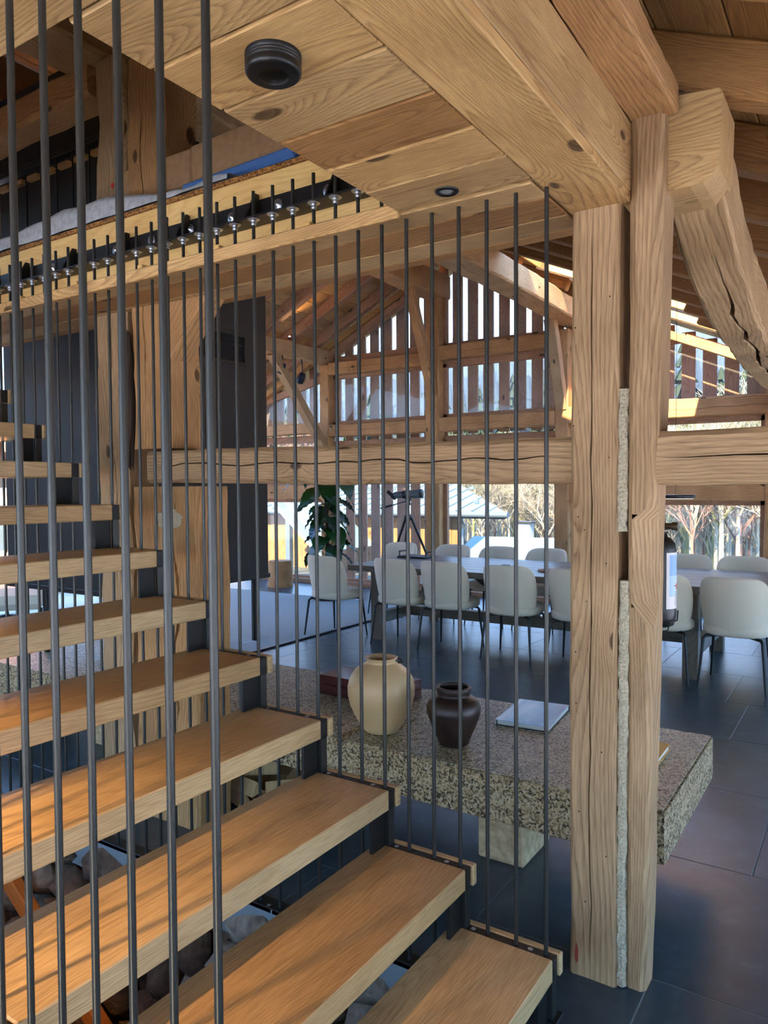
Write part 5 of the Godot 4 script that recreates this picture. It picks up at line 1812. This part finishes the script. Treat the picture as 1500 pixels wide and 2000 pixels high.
# ---------------------------------------------------------------- outside
func ground_y(x: float, z: float) -> float:
	var d := -z
	var y := -0.5 - 0.09 * maxf(d - 12.0, 0.0)
	y += maxf(0.0, d - 45.0) * 0.13
	y += maxf(0.0, d - 110.0) * 0.20
	y += nz.get_noise_2d(x * 0.02, z * 0.02) * minf(d * 0.035, 10.0)
	y += nz.get_noise_2d(x * 0.006 + 30.0, z * 0.004) * maxf(0.0, d - 150.0) * 0.12
	return y


func branch(mb: MB, p: Vector3, d: Vector3, L: float, r: float, depth: int, g: RandomNumberGenerator) -> void:
	var e := p + d * L
	mb.tube(p, e, r, maxf(r * 0.66, 0.007), 3 if depth < 4 else 5, false)
	if depth == 0:
		return
	var nb := 3
	for k in nb:
		var a := TAU * k / nb + g.randf() * 1.5
		var side := d.cross(Vector3(0.31, 0.2, 0.93)).normalized()
		var o := (side * cos(a) + d.cross(side) * sin(a)).normalized()
		var nd := (d + o * g.randf_range(0.35, 0.75) + Vector3(0, 0.12, 0)).normalized()
		branch(mb, p + d * L * g.randf_range(0.45, 1.0), nd, L * g.randf_range(0.64, 0.86), r * 0.60, depth - 1, g)


func conifer(called: String, label: String, at: Vector3, h: float, seedn: int) -> Node3D:
	var t := thing(called, label, "tree", at)
	var mb := MB.new()
	mb.tube(Vector3.ZERO, Vector3(0, h * 0.5, 0), h * 0.018, h * 0.009, 6)
	put("trunk", mb.mesh(), M.bark_dark, t)
	mb = MB.new()
	var g := RandomNumberGenerator.new()
	g.seed = seedn
	for k in 11:
		var f := k / 11.0
		var y := h * (0.10 + 0.84 * f)
		var r := h * 0.20 * pow(1.0 - f, 0.85) + 0.12
		for j in 11:
			var a := TAU * j / 11.0 + g.randf()
			var q := r * g.randf_range(0.75, 1.15)
			var w := 0.32
			mb.tri(Vector3(0, y + h * 0.085, 0), Vector3(cos(a + w) * q, y - q * 0.22, sin(a + w) * q), Vector3(cos(a - w) * q, y - q * 0.30, sin(a - w) * q))
	put("foliage", mb.mesh(), M.needle, t)
	return t


func build_outside() -> void:
	# ground and hillside
	var P := []
	var U := []
	for i in 70:
		var d := 10.4 + pow(i / 69.0, 2.2) * 430.0
		var row := PackedVector3Array()
		var ur := PackedVector2Array()
		for j in 61:
			var x := (j - 38) * (0.9 + d * 0.055)
			row.append(Vector3(x, ground_y(x, -d), -d))
			ur.append(Vector2(j, i))
		P.append(row)
		U.append(ur)
	var near := MB.new()
	near.grid(P.slice(0, 42), U.slice(0, 42))
	struct("ground", "winter meadow sloping away outside the gable", near.mesh(), M.grass)
	var farm := MB.new()
	farm.grid(P.slice(41), U.slice(41))
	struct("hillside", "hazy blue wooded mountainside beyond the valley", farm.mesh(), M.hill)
	# snow lying round the sides and back of the house
	for r in [[-40.0, 40.0, ZB + 0.3, 40.0], [XR + 0.3, 40.0, -9.0, ZB + 0.3], [-40.0, XL - 0.3, -9.0, ZB + 0.3]]:
		struct("snow_field", ["snow covered terrace behind the house", "snow covered ground right of the house", "snow covered ground left of the house"][0 if r[2] > 0.0 else (1 if r[0] > 0.0 else 2)], bxm(Vector3(r[1] - r[0], 0.3, r[3] - r[2]), 0, 0.0), M.snow, Vector3((r[0] + r[1]) * 0.5, -0.2, (r[2] + r[3]) * 0.5))
	# neighbouring house
	var h1 := thing("neighbour_house", "timber clad house with pale metal roof just outside the gable", "house", Vector3(-12.0, -2.0, -17.0))
	var o := h1.position
	for k in 44:
		var x0 := -8.5 - 0.19 * (k + 1)
		slab("cladding_board", Vector3(x0, -2.0, -16.35), Vector3(x0 + 0.184, 0.88, -16.30 + 0.01 * (k % 2)), M.facade, h1, 1, 0.004)
	slab("house_wall", Vector3(-17.0, -2.0, -16.6), Vector3(-8.52, 0.88, -16.36), M.render, h1, 0, 0.0)
	var E := [Vector3(-7.1, 0.95, -15.95), Vector3(-12.7, 2.33, -22.0), Vector3(-18.5, 2.33, -22.0), Vector3(-18.5, 0.95, -15.95)]
	var rm := MB.new()
	rm.quad(E[0], E[1], E[2], E[3], Vector2.ZERO, Vector2.RIGHT, Vector2.ONE, Vector2.DOWN)
	rm.quad(E[1] + Vector3(0, 0, -6), E[2] + Vector3(0, 0, -6), E[2], E[1], Vector2.ZERO, Vector2.RIGHT, Vector2.ONE, Vector2.DOWN)
	rm.quad(E[0] - Vector3(0, 0.16, 0), E[1] - Vector3(0, 0.16, 0), E[1], E[0], Vector2.ZERO, Vector2.RIGHT, Vector2.ONE, Vector2.DOWN)
	rm.quad(E[3], Vector3(-18.5, 0.90, -15.95), Vector3(-7.1, 0.90, -15.95), E[0], Vector2.ZERO, Vector2.RIGHT, Vector2.ONE, Vector2.DOWN)
	rm.quad(Vector3(-7.1, 0.79, -15.95), Vector3(-18.5, 0.79, -15.95), Vector3(-18.5, 2.17, -22), Vector3(-12.7, 2.17, -22), Vector2.ZERO, Vector2.RIGHT, Vector2.ONE, Vector2.DOWN)
	for q in rm.v.size():
		rm.v[q] -= o
	put("roof", rm.mesh(), M.sheet, h1)
	for k in 26:
		var x := -7.55 - 0.42 * k
		var rise := minf(1.0, (-7.1 - x) / 5.6)
		var a := Vector3(x, 0.975, -15.96)
		var b := Vector3(x, 0.975 + 1.38 * rise, -15.96 - 6.05 * rise)
		var mb := MB.new()
		mb.tube(Vector3.ZERO, b - a, 0.018, 0.018, 5, false)
		put("roof_seam", mb.mesh(), M.sheet, h1, a - o)
		for rr in 3:
			if k % 2 == 0 or rr > 0:
				var f := 0.12 + 0.24 * rr
				if f < rise:
					slab("snow_guard", a.lerp(a + Vector3(0, 1.38, -6.05), f) + Vector3(0.12, 0.0, 0), a.lerp(a + Vector3(0, 1.38, -6.05), f) + Vector3(0.26, 0.09, 0.04), M.sheet2, h1, 0, 0.005)
	var gt := MB.new()
	gt.tube(Vector3(-18.5, 0.89, -15.88), Vector3(-7.0, 0.89, -15.88), 0.075, 0.075, 10)
	gt.tube(Vector3(-8.3, 0.85, -15.95), Vector3(-8.3, 0.55, -16.2), 0.04, 0.04, 8)
	for q in gt.v.size():
		gt.v[q] -= o
	put("gutter", gt.mesh(), M.sheet2, h1)
	var pg := thing("porch_roof", "small pale porch roof with broad blue grey fascia, left of the plant", "roof", Vector3(-11.8, 0.7, -14.6))
	put("fascia", timber(Vector3(-12.9, 1.58, -14.1), Vector3(-10.9, -0.12, -14.1), 0.05, 0.30, {"ch": 0.004}), M.sheet2, pg, Vector3(-12.9, 1.58, -14.1) - pg.position)
	put("fascia", timber(Vector3(-12.88, 1.45, -14.06), Vector3(-10.98, -0.17, -14.06), 0.04, 0.07, {"ch": 0.004}), M.sheet, pg, Vector3(-12.88, 1.45, -14.06) - pg.position)
	put("roof_sheet", timber(Vector3(-12.9, 1.76, -15.1), Vector3(-10.85, 0.02, -15.1), 2.0, 0.04, {"ch": 0.004}), M.sheet, pg, Vector3(-12.9, 1.76, -15.1) - pg.position)
	put("post", timber(Vector3(-12.15, -2.0, -14.2), Vector3(-12.15, 0.75, -14.2), 0.14, 0.14, {"ch": 0.004}), M.sheet2, pg, Vector3(-12.15, -2.0, -14.2) - pg.position)
	# lower house
	var h2 := thing("lower_house", "lower house with broad pale blue roof and white chimney", "house", Vector3(-9.5, -4.0, -28.0))
	o = h2.position
	var m2 := MB.new()
	var rr2 := [Vector3(-13.9, -0.50, -28), Vector3(-8.6, -0.45, -28), Vector3(-8.6, -2.4, -23.0), Vector3(-13.9, -2.4, -23.0), Vector3(-13.9, -2.4, -33.0), Vector3(-8.6, -2.4, -33.0)]
	m2.quad(rr2[3], rr2[2], rr2[1], rr2[0], Vector2.ZERO, Vector2.RIGHT, Vector2.ONE, Vector2.DOWN)
	m2.quad(rr2[0], rr2[1], rr2[5], rr2[4], Vector2.ZERO, Vector2.RIGHT, Vector2.ONE, Vector2.DOWN)
	m2.tri(rr2[4], rr2[3], rr2[0])
	for q in m2.v.size():
		m2.v[q] -= o
	put("roof", m2.mesh(), M.sheet, h2)
	slab("house_wall", Vector3(-13.4, -4.2, -32.4), Vector3(-9.0, -2.3, -23.6), M.dark, h2, 0, 0.0)
	var gv := PackedVector2Array([Vector2(-4.6, -1.9), Vector2(4.6, -1.9), Vector2(0, -0.05)])
	var gm := MB.new()
	add_prism(gm, gv, -0.02, 0.02, Vector2(0, 1), Basis(Vector3(0, 0, -1), Vector3(0, 1, 0), Vector3(1, 0, 0)))
	put("gable_boards", gm.mesh(), M.dark2, h2, Vector3(-13.95, -0.5, -28) - o)
	slab("chimney", Vector3(-11.9, -1.0, -28.3), Vector3(-11.35, 0.10, -27.8), M.render, h2, 0, 0.02)
	slab("chimney_cap", Vector3(-12.0, 0.10, -28.4), Vector3(-11.25, 0.16, -27.7), M.steel, h2, 0, 0.01)
	slab("roof_window", Vector3(-11.3, -1.55, -25.3), Vector3(-10.6, -1.35, -24.8), M.sheet2, h2, 0, 0.01)
	# bare trees
	var g := RandomNumberGenerator.new()
	g.seed = 5
	var protos := []
	for k in 5:
		var mb := MB.new()
		var tk := MB.new()
		tk.tube(Vector3.ZERO, Vector3(0, 0.9, 0), 0.075, 0.06, 7, false)
		branch(mb, Vector3(0, 0.8, 0), Vector3(0, 1, 0), 1.75, 0.06, 6, g)
		protos.append([tk.mesh(), mb.mesh()])
	var lab := [["bare pale twiggy tree in the thicket beyond the houses", "pale bare trees beyond the houses"], ["bare reddish twiggy tree in the thicket beyond the houses", "reddish bare trees beyond the houses"], ["bare olive green bush in the thicket beyond the houses", "olive bushes beyond the houses"]]
	for k in 300:
		var z := -lerpf(26.0, 74.0, g.randf())
		var q := g.randf_range(-0.27, -0.08) if k % 5 < 2 else (g.randf_range(-0.56, -0.33) if k % 5 < 4 else g.randf_range(-0.9, -0.08))
		var x := q * -z * -1.0
		x = q * absf(z)
		if z > -34.5 and x < -6.5 and x > -22.0:
			continue
		var kind := 0 if g.randf() < 0.66 else (1 if g.randf() < 0.4 else 2)
		var t := thing("bare_tree", lab[kind][0], "tree", Vector3(x, ground_y(x, z) - 0.1, z), lab[kind][1], g.randf() * TAU)
		var pr: Array = protos[g.randi() % 5]
		var sc := g.randf_range(0.65, 1.1) * (1.0 + absf(z) * 0.006)
		var mt: Material = [M.bark, M.bark_red, M.bush][kind]
		put("trunk", pr[0], mt, t)
		put("branches", pr[1], mt, t)
		t.scale = Vector3(sc * 1.25, sc, sc * 1.25)
	# dark conifers on the slope
	var c0: Node3D = null
	for k in 60:
		var z := -g.randf_range(70.0, 150.0)
		var x := g.randf_range(-0.95, -0.05) * absf(z)
		var p := Vector3(x, ground_y(x, z) - 0.2, z)
		if c0 == null:
			c0 = conifer("spruce_tree", "dark green spruce on the slope behind the bare trees", p, 12.0, 3)
			c0.set_meta("group", "spruces on the slope")
		else:
			var t := dup(c0, "spruce_tree", "dark green spruce on the slope behind the bare trees", p, g.randf() * TAU, "spruces on the slope")
			t.scale = Vector3.ONE * g.randf_range(0.8, 1.7)
	# far forest
	var fm := MB.new()
	for k in 4:
		fm.lathe(Vector3(0, 2.0 + k * 2.6, 0), [Vector2(2.6 - k * 0.55, 0.0), Vector2(0.3, 4.2)], 7)
	var mm := MultiMesh.new()
	mm.transform_format = MultiMesh.TRANSFORM_3D
	mm.mesh = fm.mesh()
	mm.instance_count = 5000
	for k in 5000:
		var z := -g.randf_range(150.0, 430.0)
		var x := g.randf_range(-1.05, 0.15) * absf(z)
		var s := g.randf_range(0.6, 1.15)
		mm.set_instance_transform(k, Transform3D(Basis(Vector3.UP, g.randf() * TAU).scaled(Vector3(s, s * g.randf_range(0.8, 1.25), s)), Vector3(x, ground_y(x, z) - 1.0, z)))
	var mi := MultiMeshInstance3D.new()
	mi.name = "far_forest"
	mi.multimesh = mm
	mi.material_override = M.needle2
	add_child(mi)
	var fog := FogVolume.new()
	fog.name = "valley_haze"
	fog.size = Vector3(560, 150, 330)
	var fmt := FogMaterial.new()
	fmt.density = 0.0032
	fmt.albedo = Color(0.80, 0.90, 1.0)
	fog.material = fmt
	add_child(fog)
	fog.position = Vector3(-130, 60, -290)
	tag(mi, "hazy blue conifer forest covering the far mountainside", "forest", "", "stuff")
